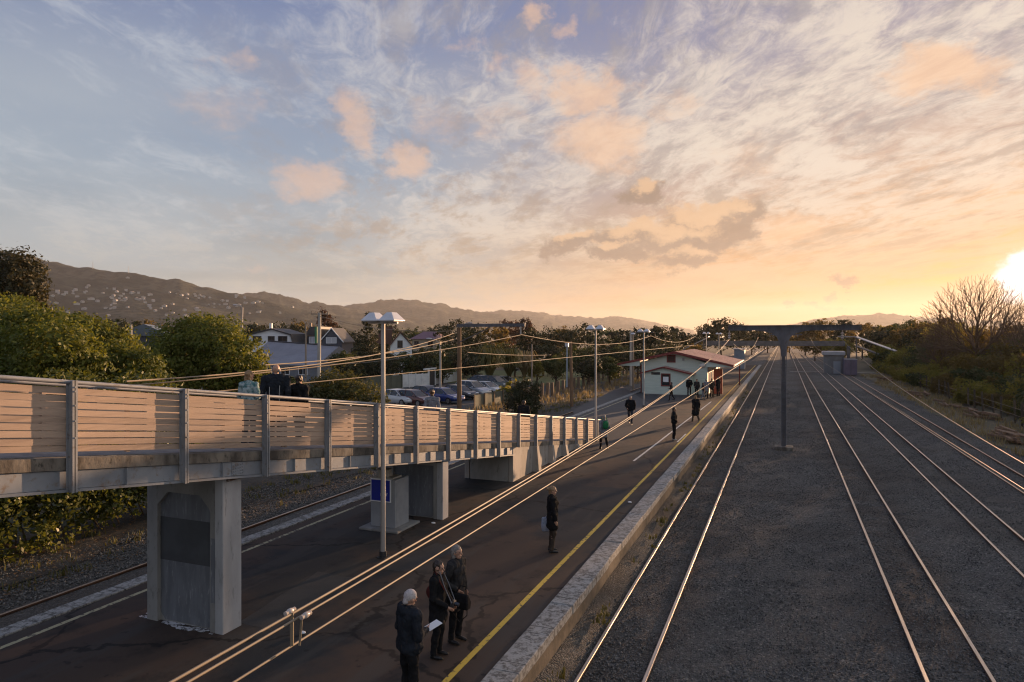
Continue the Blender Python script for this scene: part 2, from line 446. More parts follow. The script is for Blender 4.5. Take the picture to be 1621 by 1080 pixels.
# ------------------------------------------------------------------ ground sheets
def sheet(name, x0, x1, y0, y1, z, m, step=None, jx0=0.0, jx1=0.0, kind='structure'):
    mb = MB()
    if step is None: mb.quad((x0,y0,z),(x1,y0,z),(x1,y1,z),(x0,y1,z))
    else:
        k = max(2, int((y1-y0)/step)); a = 0.0; b_ = 0.0; vs = []
        for i in range(k+1):
            a = a*0.6 + random.uniform(-1,1)*jx0; b_ = b_*0.6 + random.uniform(-1,1)*jx1
            yy = y0+(y1-y0)*i/k
            vs += [(x0+a,yy,z),(x1+b_,yy,z)]
        mb.add(vs, [(2*i,2*i+1,2*i+3,2*i+2) for i in range(k)])
    return props(mb.build(name, m, fix=False), kind=kind)
sheet('ground', -14000, 14000, -3000, 14000, -0.06, M_EARTH)
def ballast_mesh():
    # gently uneven stone bed, worn hollows between the tracks
    xs = np.sort(np.concatenate([np.linspace(-19.5, 12.6, 66), np.array([-4.2,-4.05,-3.9,-3.75,-3.6])])); ys = np.concatenate([np.linspace(-12, 60, 121), np.linspace(62, 620, 140)])
    v, q = [], []
    for j, yy in enumerate(ys):
        for i, xx in enumerate(xs):
            zz = 0.0
            for xc in (-15.85, -2.93, 2.99, 6.37, 9.5):
                zz += 0.07*math.exp(-((xx-xc)/1.15)**2)
            zz += 0.05*(math.sin(xx*1.7+yy*0.31)*math.sin(yy*0.23)) + random.uniform(-0.02, 0.02)
            if xx < -3.6: zz = min(zz, 0.07) + (0.34*min(1.0, (-3.6-xx)/.35) if xx > -8 else 0)
            ex = random.uniform(-0.35, 0.35) if i in (0, len(xs)-1) else 0
            v.append((xx+ex, yy, zz - (0.1 if i in (0, len(xs)-1) else 0)))
    n = len(xs)
    for j in range(len(ys)-1):
        for i in range(n-1): q.append((j*n+i, j*n+i+1, (j+1)*n+i+1, (j+1)*n+i))
    return props(np_mesh('ballast_bed', v, q, M_BALLAST, smooth=True), kind='structure')
ballast_mesh()
# loose stones lying proud of the bed, near ground only (nobody could count them)
def stones(name, n, x0, x1, y0, y1, z, smin, smax, m, ypow=1.0):
    P = np.empty((n,3)); P[:,0] = RNG.uniform(x0, x1, n); P[:,1] = y0 + (y1-y0)*RNG.random(n)**ypow; P[:,2] = z
    zz = np.zeros(n)
    for xc in (-15.85, -2.93, 2.99, 6.37, 9.5): zz += 0.07*np.exp(-((P[:,0]-xc)/1.15)**2)
    zz += 0.05*(np.sin(P[:,0]*1.7+P[:,1]*0.31)*np.sin(P[:,1]*0.23))
    P[:,2] += np.where(P[:,0] < -3.6, np.minimum(zz, 0.07) + np.where(P[:,0] > -8, 0.34*np.clip((-3.6-P[:,0])/.35, 0, 1), 0), zz)
    base = np.array([(1,0,0),(-1,0,0),(0,1,0),(0,-1,0),(0,0,1),(0,0,-1)], float)
    tri = np.array([(0,2,4),(2,1,4),(1,3,4),(3,0,4),(2,0,5),(1,2,5),(3,1,5),(0,3,5)])
    sc = RNG.uniform(smin, smax, (n,1,1))*RNG.uniform(0.55, 1.25, (n,6,1))
    a = RNG.uniform(0, 6.28, n); t = RNG.uniform(-0.7, 0.7, n)
    ca, sa_, ct, st = np.cos(a), np.sin(a), np.cos(t), np.sin(t)
    Rm = np.zeros((n,3,3)); Rm[:,0,0]=ca; Rm[:,0,1]=-sa_*ct; Rm[:,0,2]=sa_*st; Rm[:,1,0]=sa_; Rm[:,1,1]=ca*ct; Rm[:,1,2]=-ca*st; Rm[:,2,1]=st; Rm[:,2,2]=ct
    vv = np.einsum('nij,kj->nki', Rm, base)*sc + P[:,None,:]
    ff = (np.arange(n)*6)[:,None,None] + tri[None]
    return props(np_mesh(name, vv.reshape(-1,3), ff.reshape(-1,3), m), kind='stuff')
def m_stone():
    m, nt, b = new_mat('loose_stone')
    r = nt.island()
    c = nt.mix(nt.smooth(0.0, 0.9, r), (0.07, 0.069, 0.066), (0.19, 0.183, 0.172)); c = nt.mix(nt.smooth(0.95, 0.99, r), c, (0.22, 0.20, 0.18))
    nt.put(b.inputs['Base Color'], c); b.inputs['Roughness'].default_value = 0.85; b.inputs['Specular IOR Level'].default_value = 0.15
    return m
M_STONE = m_stone()
stones('ballast_gravel', 150000, -3.7, 11.6, 8.0, 90.0, 0.010, 0.013, 0.030, M_STONE, 2.0)
stones('cess_gravel', 22000, -20.4, -16.7, 6.0, 45.0, 0.03, 0.015, 0.04, M_STONE, 1.3)
# ------------------------------------------------------------------ island platform
PY0, PY1 = -14.0, 141.0
mb = MB().mat(0); mb.box(-13.25, -4.42, PY0, PY1, -0.05, PZ)
props(mb.build('platform', M_PLAT), kind='structure')
mb = MB().mat(0); mb.box(-4.41, -4.05, PY0, PY1, -0.05, PZ-0.16); mb.box(-13.58, -13.26, PY0, PY1, -0.05, PZ-0.16)
props(mb.build('platform_wall', M_PFACE), kind='structure')
def coping(x0, x1, lip):
    mb = MB(); yy = PY0
    while yy < PY1:
        L = 1.52; dz = random.uniform(-0.008, 0.008); dx = random.uniform(-0.012, 0.012)
        mb.box(x0+dx*0.3, x1+dx, yy+0.006, yy+L-0.006, PZ-0.157, PZ+0.028+dz); yy += L
    return mb
mb = coping(-4.47, -3.985, 1)
props(mb.build('platform_coping', M_COPING, bevel=0.012), kind='structure')
mb = coping(-13.66, -13.27, -1)
props(mb.build('platform_coping', M_COPING, bevel=0.012), kind='structure')
def line(name, x0, x1, y0, y1, m, dx=0.0): 
    mb = MB(); k = int((y1-y0)/2.0)+1
    vs = []
    for i in range(k+1):
        yy = y0+(y1-y0)*i/k; j = random.uniform(-0.006,0.006)
        vs += [(x0+j+dx*i/k, yy, PZ+0.004), (x1+j+dx*i/k, yy, PZ+0.004)]
    mb.add(vs, [(2*i,2*i+1,2*i+3,2*i+2) for i in range(k)])
    return props(mb.build(name, m, fix=False), kind='structure')
line('yellow_line', -5.06, -4.95, PY0, 138.0, M_YELLOW)
line('yellow_line', -12.9, -12.79, PY0, 60.0, M_YELLOW2)
p0, p1 = gz(1003, 730, PZ), gz(1126, 636, PZ)
line('white_line', p0.x-0.05, p0.x+0.05, p0.y, p1.y, M_WHITE, p1.x-p0.x)
p2, p3 = gz(1072, 700, PZ), gz(1086, 687, PZ)
line('white_line', p2.x-0.04, p2.x+0.04, p2.y, p3.y, M_WHITE, p3.x-p2.x)
# resurfaced strips across the platform
M_PATCH = mat('tar_patch', (0.036, 0.036, 0.037), (0.026, 0.026, 0.027), 2.0, 0.8, space='pos', bump=0.4, bscale=50)
def patch(pts, z, m, name='asphalt_patch'):
    mb = MB(); P = []
    n = len(pts)
    for i in range(n):
        a, b_ = Vector(pts[i]), Vector(pts[(i+1)%n])
        for k in range(4):
            q = a.lerp(b_, k/4); P.append((q.x+random.uniform(-.03,.03), q.y+random.uniform(-.03,.03), z))
    mb.add(P, [tuple(range(len(P)))])
    return props(mb.build(name, m, fix=False), kind='structure')
def pz(*pts): return [gz(x, y, PZ) for x, y in pts]
patch(pz((380,985),(505,905),(560,915),(430,1000)), PZ+0.003, M_PATCH)
patch(pz((590,900),(690,860),(735,868),(640,905)), PZ+0.003, M_PATCH)
patch(pz((905,650),(985,612),(1030,640),(935,690)), PZ+0.003, mat('pale_tar_patch', (0.056,0.058,0.062),(0.042,0.043,0.046),1.5,0.8,space='pos'))
# white spilt paint by the first pier
M_SPILL = m_paint('spilt_paint', (0.60, 0.60, 0.63), (0.06, 0.056, 0.054), 0.56, 14.0)
for k in range(26):
    c = gz(232 + k*4.1 + random.uniform(-6,6), 976 + k*0.85 + random.uniform(-6,9), PZ)
    r = random.uniform(0.03, 0.10); an = random.uniform(0, 6.28)
    pts = [(c.x + r*random.uniform(.5,1.4)*math.cos(t+an)*1.8, c.y + r*random.uniform(.5,1.3)*math.sin(t+an), 0) for t in np.linspace(0, 5.6, 8)]
    mb = MB() if k == 0 else mb
    mb.add([(p[0], p[1], PZ+0.005+k*0.0002) for p in pts], [tuple(range(8))])
props(mb.build('paint_stain', M_SPILL, fix=False), kind='structure')
# side path on the left bank, crossing strip and verge
M_VERGE = mat('dry_verge', (0.12, 0.09, 0.055), (0.075, 0.07, 0.035), 1.2, 0.95, space='pos', bump=0.8, bscale=6, c3=(0.17, 0.13, 0.08))
sheet('verge', 11.7, 17.5, -10, 200, 0.035, M_VERGE, 1.3, 0.45, 0.5)
M_BANK = mat('leaf_strewn_gravel', (0.060, 0.052, 0.043), (0.035, 0.031, 0.026), 1.6, 0.95, space='pos', bump=1.0, bscale=22, c3=(0.10,0.07,0.04))
sheet('bank', -22.5, -18.6, -10, 140, 0.04, M_BANK, 1.1, 0.3, 0.4)
mb = MB(); a = gz(1256, 589, 0.1); mb.box(1.0, 14.5, a.y-0.6, a.y+0.6, 0.0, 0.18)
props(mb.build('crossing_path', mat('crossing_concrete', (0.30,0.27,0.24),(0.2,0.18,0.16),1.0,0.85,space='pos')), kind='structure')
# ------------------------------------------------------------------ railway tracks
M_RTOP = mat('polished_rail_top', (0.62, 0.54, 0.47), (0.50, 0.42, 0.35), 6, 0.44, 0.8, space='pos', stretch=(8,0.3,1))
M_RTOP2 = mat('dull_rail_top', (0.50, 0.40, 0.33), (0.30, 0.22, 0.16), 6, 0.42, 0.8, space='pos', stretch=(8,0.3,1))
M_RSIDE = mat('rusty_rail_side', (0.16, 0.075, 0.04), (0.09, 0.045, 0.028), 3, 0.85, space='pos', stretch=(1,0.3,1))
M_TIE = mat('old_sleeper', (0.10, 0.085, 0.07), (0.06, 0.05, 0.042), 3, 0.9, space='pos')
RZ = 0.14
def rail_mb(x, y0, y1, dx1=0.0):
    mb = MB()
    prof = [(-.064,0.0),(.064,0.0),(.064,.012),(.012,.035),(.010,.095),(.036,.108),(.036,.145),(.030,.152),(-.030,.152),(-.036,.145),(-.036,.108),(-.010,.095),(-.012,.035),(-.064,.012)]
    n = len(prof)
    ys = np.linspace(y0, y1, int((y1-y0)/14)+2)
    vs = []
    for i, yy in enumerate(ys):
        j = random.uniform(-.006,.006)*(0 if i in (0,len(ys)-1) else 1)
        vs += [(x+p[0]+j+dx1*(yy-y0)/(y1-y0), yy, RZ-0.152+p[1]) for p in prof]
    for i in range(len(ys)-1):
        for k in range(n):
            mb.mat(0 if k in (7,8,6,9) and k in (7,8) or k == 7 else 1)
            mb.add([], [])
            b0 = i*n
            mb.f.append([b0+k, b0+(k+1)%n, b0+n+(k+1)%n, b0+n+k]); mb.m.append(0 if k in (6,7,8) else 1)
    mb.v += vs
    return mb
def track(x, g, y0, y1, label, top, ties=True):
    t = empty('railway_track', (x, y0, 0), label, 'railway track')
    for sx in (-1, 1):
        o = rail_mb(x+sx*g/2, y0, y1).build('rail', [top, M_RSIDE], t)
    return t
track(-2.93, 1.15, -12, 420, 'railway track running close beside the pale platform coping', M_RTOP)
track(2.99, 1.12, -12, 420, 'railway track just beyond the central mast, next to the platform-side line', M_RTOP)
track(6.37, 1.06, -12, 300, 'polished railway track third from the platform coping, among open ballast', M_RTOP)
track(9.48, 1.06, -12, 240, 'duller outer railway track nearest the stacked timber and bushes', M_RTOP2)
track(-15.85, 1.12, -12, 300, 'railway track on the far side of the platform, below the ivy bank', M_RTOP2)
# ------------------------------------------------------------------ footbridge ramp
RX0, RX1 = -9.5, -11.55                 # outer faces (platform side, far side)
def zr(y): return 5.90 - 0.1315*(y-5.80)  # handrail top
YA, YE = -3.17, 37.3
M_PLANK = None
def m_plank():
    m, nt, b = new_mat('weathered_timber')
    p = nt.pos()
    st = nt.vmath('MULTIPLY', p, (1.0, 0.55, 9.0))
    n = nt.noise(st, 2.6, 7, 0.65); r = nt.island()
    c = nt.mix(nt.smooth(0.3, 0.7, n), (0.43, 0.315, 0.24), (0.29, 0.21, 0.16))
    c = nt.mix(r*0.55, c, (0.55, 0.41, 0.315))
    c = nt.mix(nt.smooth(0.62, 0.75, nt.noise(nt.vmath('MULTIPLY', p, (1,0.9,3)), 3.0, 6, 0.7))*0.55, c, (0.24, 0.18, 0.145))
    nt.put(b.inputs['Base Color'], c); b.inputs['Roughness'].default_value = 0.85
    nt.put(b.inputs['Normal'], nt.bump(n, 0.3, 0.01))
    return m
M_PLANK = m_plank()
M_STEEL = mat('grey_painted_steel', (0.27, 0.28, 0.30), (0.21, 0.22, 0.24), 2.5, 0.5, 0.0, space='pos', c3=(0.17,0.13,0.11), lo=0.4, hi=0.7)
M_GIRD = mat('blue_grey_girder', (0.25, 0.27, 0.30), (0.19, 0.205, 0.23), 1.6, 0.55, space='pos', c3=(0.17,0.135,0.115))
M_KERB = mat('stained_concrete_edge', (0.21, 0.185, 0.155), (0.06, 0.05, 0.042), 2.6, 0.9, space='pos', c3=(0.035,0.032,0.028), stretch=(1,1,0.5), bump=0.6, bscale=12)
M_CONC = mat('grey_concrete', (0.27, 0.265, 0.255), (0.19, 0.185, 0.18), 1.7, 0.85, space='pos', c3=(0.12,0.115,0.11), stretch=(1,1,0.45), bump=0.35, bscale=25)
M_CONCB = mat('rendered_concrete', (0.36, 0.33, 0.30), (0.25, 0.225, 0.20), 1.3, 0.85, space='pos', c3=(0.14,0.12,0.10), stretch=(1,1,0.4), bump=0.35, bscale=25)
M_CONCW = mat('pale_and_lit_concrete', (0.40, 0.40, 0.415), (0.31, 0.31, 0.32), 2.0, 0.8, space='pos', c3=(0.22,0.22,0.22), stretch=(1,1,0.3))
M_DARKP = mat('dark_overpaint', (0.065, 0.07, 0.078), (0.05, 0.053, 0.06), 2.0, 0.7, space='pos')
M_RECES = mat('blue_grey_panel', (0.155, 0.165, 0.185), (0.115, 0.122, 0.138), 2.2, 0.8, space='pos', c3=(0.24,0.25,0.265), stretch=(2.5,2.5,0.5))
RAMP = empty('footbridge_ramp', (RX0-1.0, 20.0, PZ), 'long timber-sided footbridge ramp on concrete piers sloping down to the platform', 'footbridge ramp')
def slope_prism(mb, x0, x1, ya, yb, za, zb, f=zr):
    # a band between offsets za..zb below the handrail line
    return mb.add([(x0,ya,f(ya)+za),(x1,ya,f(ya)+za),(x1,yb,f(yb)+za),(x0,yb,f(yb)+za),(x0,ya,f(ya)+zb),(x1,ya,f(ya)+zb),(x1,yb,f(yb)+zb),(x0,yb,f(yb)+zb)],
                  [(3,2,1,0),(4,5,6,7),(0,1,5,4),(1,2,6,5),(2,3,7,6),(3,0,4,7)])
P_Y = [6.71 + 1.96*k for k in range(-5, 16)]
P_Y = [p for p in P_Y if YA-0.3 <= p <= YE]
YG = 24.0                                # girder ends, solid wall begins
mb = MB(); slope_prism(mb, RX1+0.12, RX0-0.12, YA, YE, -1.26, -1.10)
mb.build('deck', M_CONC, RAMP)
for (xa, xb) in ((RX0-0.16, RX0+0.0), (RX1, RX1+0.16)):
    mb = MB(); slope_prism(mb, xa, xb, YA, YE, -1.29, -1.115)
    mb.build('deck_edge', M_KERB, RAMP)
for (xw, sgn) in ((RX0, 1), (RX1, -1)):
    mb = MB()
    slope_prism(mb, xw-0.03*sgn-0.04*sgn, xw-0.03*sgn, YA, YG, -1.56, -1.30)   # web
    a, b_ = sorted((xw-0.16*sgn, xw+0.045*sgn))
    slope_prism(mb, a, b_, YA, YG, -1.60, -1.565); 
    slope_prism(mb, a, min(b_, xw+0.03) if sgn>0 else b_, YA, YG, -1.297, -1.275) if False else None
    # web stiffeners
    for py in np.arange(YA+1.0, YG, 1.96):
        y0 = float(py); slope_prism(mb, *sorted((xw-0.03*sgn, xw+0.03*sgn)), y0, y0+0.014, -1.56, -1.30)
    mb.build('girder', M_GIRD, RAMP)
    # handrail tube
    mb = MB(); mb.tube([(xw+0.03*sgn, YA, zr(YA)-0.03), (xw+0.03*sgn, YE, zr(YE)-0.03)], 0.032, 10)
    mb.build('handrail', M_STEEL, RAMP, smooth=True)
    for i, py in enumerate(P_Y):
        low = -1.60 if py < YG else -1.30
        mb = MB()
        xa, xb = sorted((xw+0.012*sgn, xw+0.012*sgn+0.135*sgn))
        yq = py
        # I section: two flanges and a web, with bolt heads on the outer flange
        def vbox(x0,x1,y0,y1): mb.box(x0,x1,y0,y1, zr(py)+low, zr(py)-0.005)
        vbox(xa, xb, py-0.007, py+0.007)
        xo0, xo1 = (xb-0.012, xb) if sgn > 0 else (xa, xa+0.012)
        xi0, xi1 = (xa, xa+0.010) if sgn > 0 else (xb-0.010, xb)
        vbox(xo0, xo1, py-0.038, py+0.038); vbox(xi0, xi1, py-0.038, py+0.038)
        if sgn > 0:
            for q in (-0.10, -0.16, -0.36, -0.58, -0.82):
                c = Vector((xo1+0.006, py, zr(py)+q)); mb.tube([c-V(0.008,0,0), c+V(0.004,0,0)], 0.014, 6)
        mb.build('post', M_STEEL, RAMP)
    # timber panels between posts
    ys = P_Y
    for i in range(len(ys)-1):
        ya, yb = ys[i], ys[i+1]
        mb = MB(); 
        for k in range(9):
            top = -0.115 - k*0.1035
            j = random.uniform(-0.006, 0.006); jj = random.uniform(-0.004,0.004)
            th = random.uniform(0.084, 0.091)
            x0, x1 = sorted((xw-0.022*sgn, xw+0.004*sgn))
            ov = 0.002
            slope_prism(mb, x0+jj, x1+jj, ya+ov, yb-ov, top-th+j, top+j)
        for q in (0.32, 0.36) if sgn > 0 and i % 3 == 1 else (0.5,):
            ym = ya+(yb-ya)*q; x0, x1 = sorted((xw-0.075*sgn, xw-0.024*sgn)); slope_prism(mb, x0, x1, ym-0.03, ym+0.03, -1.05, -0.12)
        mb.build('timber_panel', M_PLANK, RAMP)
# solid approach wall with buttresses at the foot of the ramp
for (xw, sgn) in ((RX0, 1), (RX1, -1)):
    mb = MB()
    x0, x1 = sorted((xw-0.20*sgn, xw-0.012*sgn))
    def wall_prism(xa, xb, ya, yb, top):
        mb.add([(xa,ya,PZ-0.02),(xb,ya,PZ-0.02),(xb,yb,PZ-0.02),(xa,yb,PZ-0.02),(xa,ya,max(zr(ya)+top,PZ+.02)),(xb,ya,max(zr(ya)+top,PZ+.02)),(xb,yb,max(zr(yb)+top,PZ+.02)),(xa,yb,max(zr(yb)+top,PZ+.02))],
               [(3,2,1,0),(4,5,6,7),(0,1,5,4),(1,2,6,5),(2,3,7,6),(3,0,4,7)])
    wall_prism(x0, x1, YG, YE-2.6, -1.292)
    mb.build('side_wall', M_CONCB, RAMP)
    for py in P_Y:
        if py < YG+0.5 or py > YE-3.5: continue
        mb = MB(); xa, xb = sorted((xw-0.01*sgn, xw+0.17*sgn))
        z1 = zr(py)-1.29; z0 = PZ-0.02
        mb.add([(xa,py-0.16,z0),(xb+(0.10 if sgn>0 else 0),py-0.16,z0),(xb+(0.10 if sgn>0 else 0),py+0.16,z0),(xa,py+0.16,z0),(xa,py-0.12,z1),(xb,py-0.12,z1),(xb,py+0.12,z1),(xa,py+0.12,z1)],
               [(3,2,1,0),(4,5,6,7),(0,1,5,4),(1,2,6,5),(2,3,7,6),(3,0,4,7)])
        mb.build('buttress', M_CONCB, RAMP)
# piers
def pier(y0, y1, deco, xa=-11.52, xb=-9.60):
    top0 = zr(y0)-1.605; 
    mb = MB()
    # body with a recessed chamfered panel on the near face
    mb.box(xa, xb-0.20, y0+0.08, y1, PZ-0.02, zr(y1)-1.61)
    w = 0.27
    mb.box(xa, xa+w, y0, y0+0.08, PZ-0.02, top0-0.03)
    mb.box(xb-0.20-0.12, xb-0.20, y0, y0+0.08, PZ-0.02, top0-0.03)
    mb.box(xa+w, xb-0.32, y0+0.001, y0+0.08, top0-0.36 if deco else top0-0.16, top0-0.03)
    # chamfer corners
    for (cx, s_) in ((xa+w, 1), (xb-0.32, -1)) if deco else ():
        mb.add([(cx,y0+.001,top0-.36),(cx,y0+.001,top0-.62),(cx+s_*.26,y0+.001,top0-.36),(cx,y0+.08,top0-.36),(cx,y0+.08,top0-.62),(cx+s_*.26,y0+.08,top0-.36)],
               [(0,1,2),(5,4,3),(0,3,4,1),(1,4,5,2),(2,5,3,0)])
    mb.box(xa+0.02, xb-0.22, y0-0.015, y1-0.05, zr(y0)-1.72, zr(y0)-1.635) if False else None
    p = mb.build('pier', M_CONC, RAMP)
    mb = MB(); mb.box(xb-0.20, xb, y0-0.01, y1+0.02, PZ-0.02, top0-0.02)
    mb.build('lit_pier_end', M_CONCW, p, bevel=0.012)  # sun-facing end: its sunlight is put into a paler concrete colour
    zt = top0-(0.36 if deco else 0.16); zb = PZ
    # darker blue-grey sheet inside the recess, cut clear of the chamfers
    mb = MB()
    x0, x1, yy = xa+w+0.004, xb-0.324, y0+0.074
    mb.add([(x0,yy,zb+0.16),(x0+0.12,yy,zb+0.03),(x1-0.10,yy,zb+0.03),(x1,yy,zb+0.12),(x1,yy,zt-(.27 if deco else .02)),(x1-.26,yy,zt-.005),(x0+.26,yy,zt-.005),(x0,yy,zt-(.27 if deco else .02))], [tuple(range(8))])
    mb.build('recess_panel', M_RECES, p, fix=False)
    if deco:
        mb = MB(); ya = y0+0.069
        H = zt - zb
        mb.quad((x0,ya,zb+H*0.47),(x1+0.0,ya,zb+H*0.47),(x1+0.0,ya,zb+H*0.80),(x0,ya,zb+H*0.80))
        mb.build('painted_patch', M_DARKP, p, fix=False)
        mb = MB(); mb.box(xb-0.30, xb-0.201, y0-0.006, y0-0.002, PZ+0.55, PZ+1.75); mb.build('painted_patch', M_RECES, p)
    return p
pier(9.72, 10.16, True)
pier(18.25, 18.6, False, xa=-11.5, xb=-9.5)
# abutment front
mb = MB(); mb.box(-11.3, -9.72, YG-0.02, YG+0.3, PZ-0.02, zr(YG+0.3)-1.30); mb.build('abutment', M_CONC, RAMP)
# bearing plates and the small riveted splice near the first pier
M_RUST = mat('rusty_plate', (0.10,0.055,0.035), (0.17,0.15,0.14), 6, 0.8, space='pos')
for (ys_, w_) in ((10.0, 0.30),):
    mb = MB(); slope_prism(mb, RX0-0.029, RX0-0.014, ys_-w_/2, ys_+w_/2, -1.55, -1.31)
    for q in range(5):
        for r_ in range(4):
            c = Vector((RX0-0.012, ys_-w_/2+0.035+q*0.057, zr(ys_)-1.35-r_*0.055)); mb.tube([c-V(.004,0,0), c+V(0.012,0,0)], 0.013, 6)
    mb.build('splice_plate', M_GIRD, RAMP)
for (px_, yy) in ((0,9.95),(0,18.4)):
    for (xa, xb) in ((-9.9,-9.55),(-11.45,-11.1)):
        mb = MB(); mb.box(xa, xb, yy-0.16, yy+0.16, zr(yy)-1.64, zr(yy)-1.604); mb.build('bearing_plate', M_RUST, RAMP)
# cross beams under the deck
for yy in np.arange(0.0, YG, 2.0):
    mb = MB(); slope_prism(mb, RX1+0.16, RX0-0.16, float(yy), float(yy)+0.1, -1.45, -1.262); mb.build('cross_beam', M_GIRD, RAMP)
# ------------------------------------------------------------------ lamps, mast, wires
M_GALV = mat('galvanised_pole', (0.42, 0.40, 0.38), (0.33, 0.31, 0.30), 3, 0.5, 0.2, space='pos', stretch=(1,1,0.2))
M_SHADE = mat('white_enamel_shade', (0.66, 0.66, 0.70), (0.56, 0.57, 0.62), 3, 0.35, space='obj')
M_LENS = mat('lamp_lens', (0.35, 0.35, 0.36), None, rough=0.2)
M_DARK = mat('dark_fitting', (0.03, 0.03, 0.033), None, rough=0.5)
def twin_lamp(loc, label, H=5.95):
    t = empty('platform_lamp', loc, label, 'lamp post', 'twin-headed lamps along the platform')
    x, y, z = loc
    mb = MB(); mb.tube([(x,y,z),(x,y,z+H-0.12)], [0.064,0.050], 12); mb.build('pole', M_GALV, t, smooth=True)
    mb = MB(); mb.box(x-0.13,x+0.13,y-0.13,y+0.13,z,z+0.025)
    mb.tube([(x,y,z+0.03),(x,y,z+0.16)], 0.095, 10); mb.build('base_plate', M_DARK, t)
    mb = MB(); mb.box(x-0.42,x+0.42,y-0.03,y+0.03,z+H-0.13,z+H-0.07); mb.build('cross_arm', M_GALV, t)
    for s_ in (-1, 1):
        cx = x+s_*0.25; zb, zt = z+H-0.06, z+H+0.15
        mb = MB()
        mb.loft([[(cx-.225,y-.26,zb),(cx+.225,y-.26,zb),(cx+.225,y+.26,zb),(cx-.225,y+.26,zb)],
                 [(cx-.225,y-.26,zb+.02),(cx+.225,y-.26,zb+.02),(cx+.225,y+.26,zb+.02),(cx-.225,y+.26,zb+.02)],
                 [(cx-.07,y-.12,zt),(cx+.07,y-.12,zt),(cx+.07,y+.12,zt),(cx-.07,y+.12,zt)]])
        h = mb.build('lamp_head', M_SHADE, t)
        mb = MB(); mb.box(cx-.19,cx+.19,y-.22,y+.22,zb-.02,zb-.001); mb.build('lens', M_LENS, h)
    return t
b = gz(603, 873, PZ)
LAMP = twin_lamp((-9.27, 14.60, PZ), 'near twin-headed grey lamp post beside the timber ramp and blue sign')
names = {1: 'twin lamp post standing at the foot of the timber ramp', 2: 'twin lamp post in front of the pale green station building',
         3: 'twin lamp post rising behind the station roof, taller of two', 4: 'farther twin lamp post beyond the station roof'}
for i, (px, D) in enumerate(((943,36.0),(1019,None),(1118,88),(1138,104))):
    if D is None: p = gz(1019, 645, PZ)
    else: p = gd(px, 533, D)
    c = copy_tree(LAMP); c.location = (p.x, p.y, PZ); c['label'] = names[i+1]
# notice cabinet under the ramp
kb = empty('service_cabinet', (-10.6, 17.1, PZ), 'grey service cabinet with blue sign on concrete slab under the ramp', 'cabinet')
M_CAB = mat('cabinet_grey', (0.30, 0.31, 0.33), (0.25, 0.26, 0.28), 2, 0.5, space='pos')
M_BLUE = mat('sign_blue', (0.012, 0.025, 0.30), None, rough=0.35); M_SIGNW = mat('sign_white', (0.80, 0.80, 0.82), None, rough=0.4)
c0 = gz(612, 833, PZ); c1 = gz(650, 830, PZ)
kx0, kx1, ky0, ky1 = -11.05, -10.23, 16.75, 17.5
mb = MB(); mb.box(kx0-.22,kx1+.24,ky0-.28,ky1+.25,PZ-.01,PZ+.06); mb.build('slab', M_CONC, kb, bevel=0.015)
mb = MB(); mb.box(kx0,kx1,ky0,ky1,PZ+.055,PZ+1.42); kc = mb.build('housing', M_CAB, kb, bevel=0.012)
mb = MB(); mb.box(kx1+.001,kx1+.008,ky0+.07,ky1-.07,PZ+.18,PZ+1.34); mb.build('door', M_CAB, kc)
mb = MB(); mb.box(kx0+.02,kx1-.12,ky0+.05,ky1-.2,PZ+1.42,PZ+1.47); mb.tube([(kx0+.28,ky0+.3,PZ+1.46),(kx0+.28,ky0+.3,PZ+1.66)],[.24,.20],14); mb.build('vent_cowl', mat('cowl_beige',(0.42,0.38,0.32),(0.33,0.3,0.26),2,0.7), kb)
sg = MB(); sy = ky0-.03
qx0, qx1, qz0, qz1 = kx0+.02, kx0+.70, PZ+.78, PZ+1.44
sg.box(qx0,qx1,sy-.012,sy+.012,qz0,qz1); sgo = sg.build('sign_panel', M_SIGNW, kb, bevel=0.008)
mb = MB(); mb.box(qx0+.035,qx1-.035,sy-.018,sy-.0125,qz0+.035,qz1-.035); mb.build('sign_face', M_BLUE, sgo)
mb = MB()
def strokes(x0, zt, items, h):
    for (dx, w_, a_, b_) in items: mb.box(x0+dx, x0+dx+w_, sy-.0215, sy-.0185, zt-h*b_, zt-h*a_)
zt1, zt2 = qz1-.2, qz1-.38
strokes(qx0+.37, zt1, [(0,.018,0,1),(.0,.06,0,.16),(.0,.06,.84,1),(.045,.018,0,1),(.085,.065,0,.16),(.13,.018,0,.5),(.085,.065,.42,.58),(.085,.018,.5,1),(.085,.065,.84,1)], .12)
strokes(qx0+.34, zt2, [(0,.05,0.2,.36),(0,.016,.2,1),(.034,.016,.2,1),(.066,.016,.2,1),(.066,.05,.2,.36),(.066,.05,.84,1),(.1,.016,.2,1),(.13,.016,.2,1),(.13,.05,.5,.66),(.165,.016,.2,1),(.195,.016,.35,1),(.195,.045,.2,.36)], .10)
mb.build('sign_lettering', M_SIGNW, sgo)
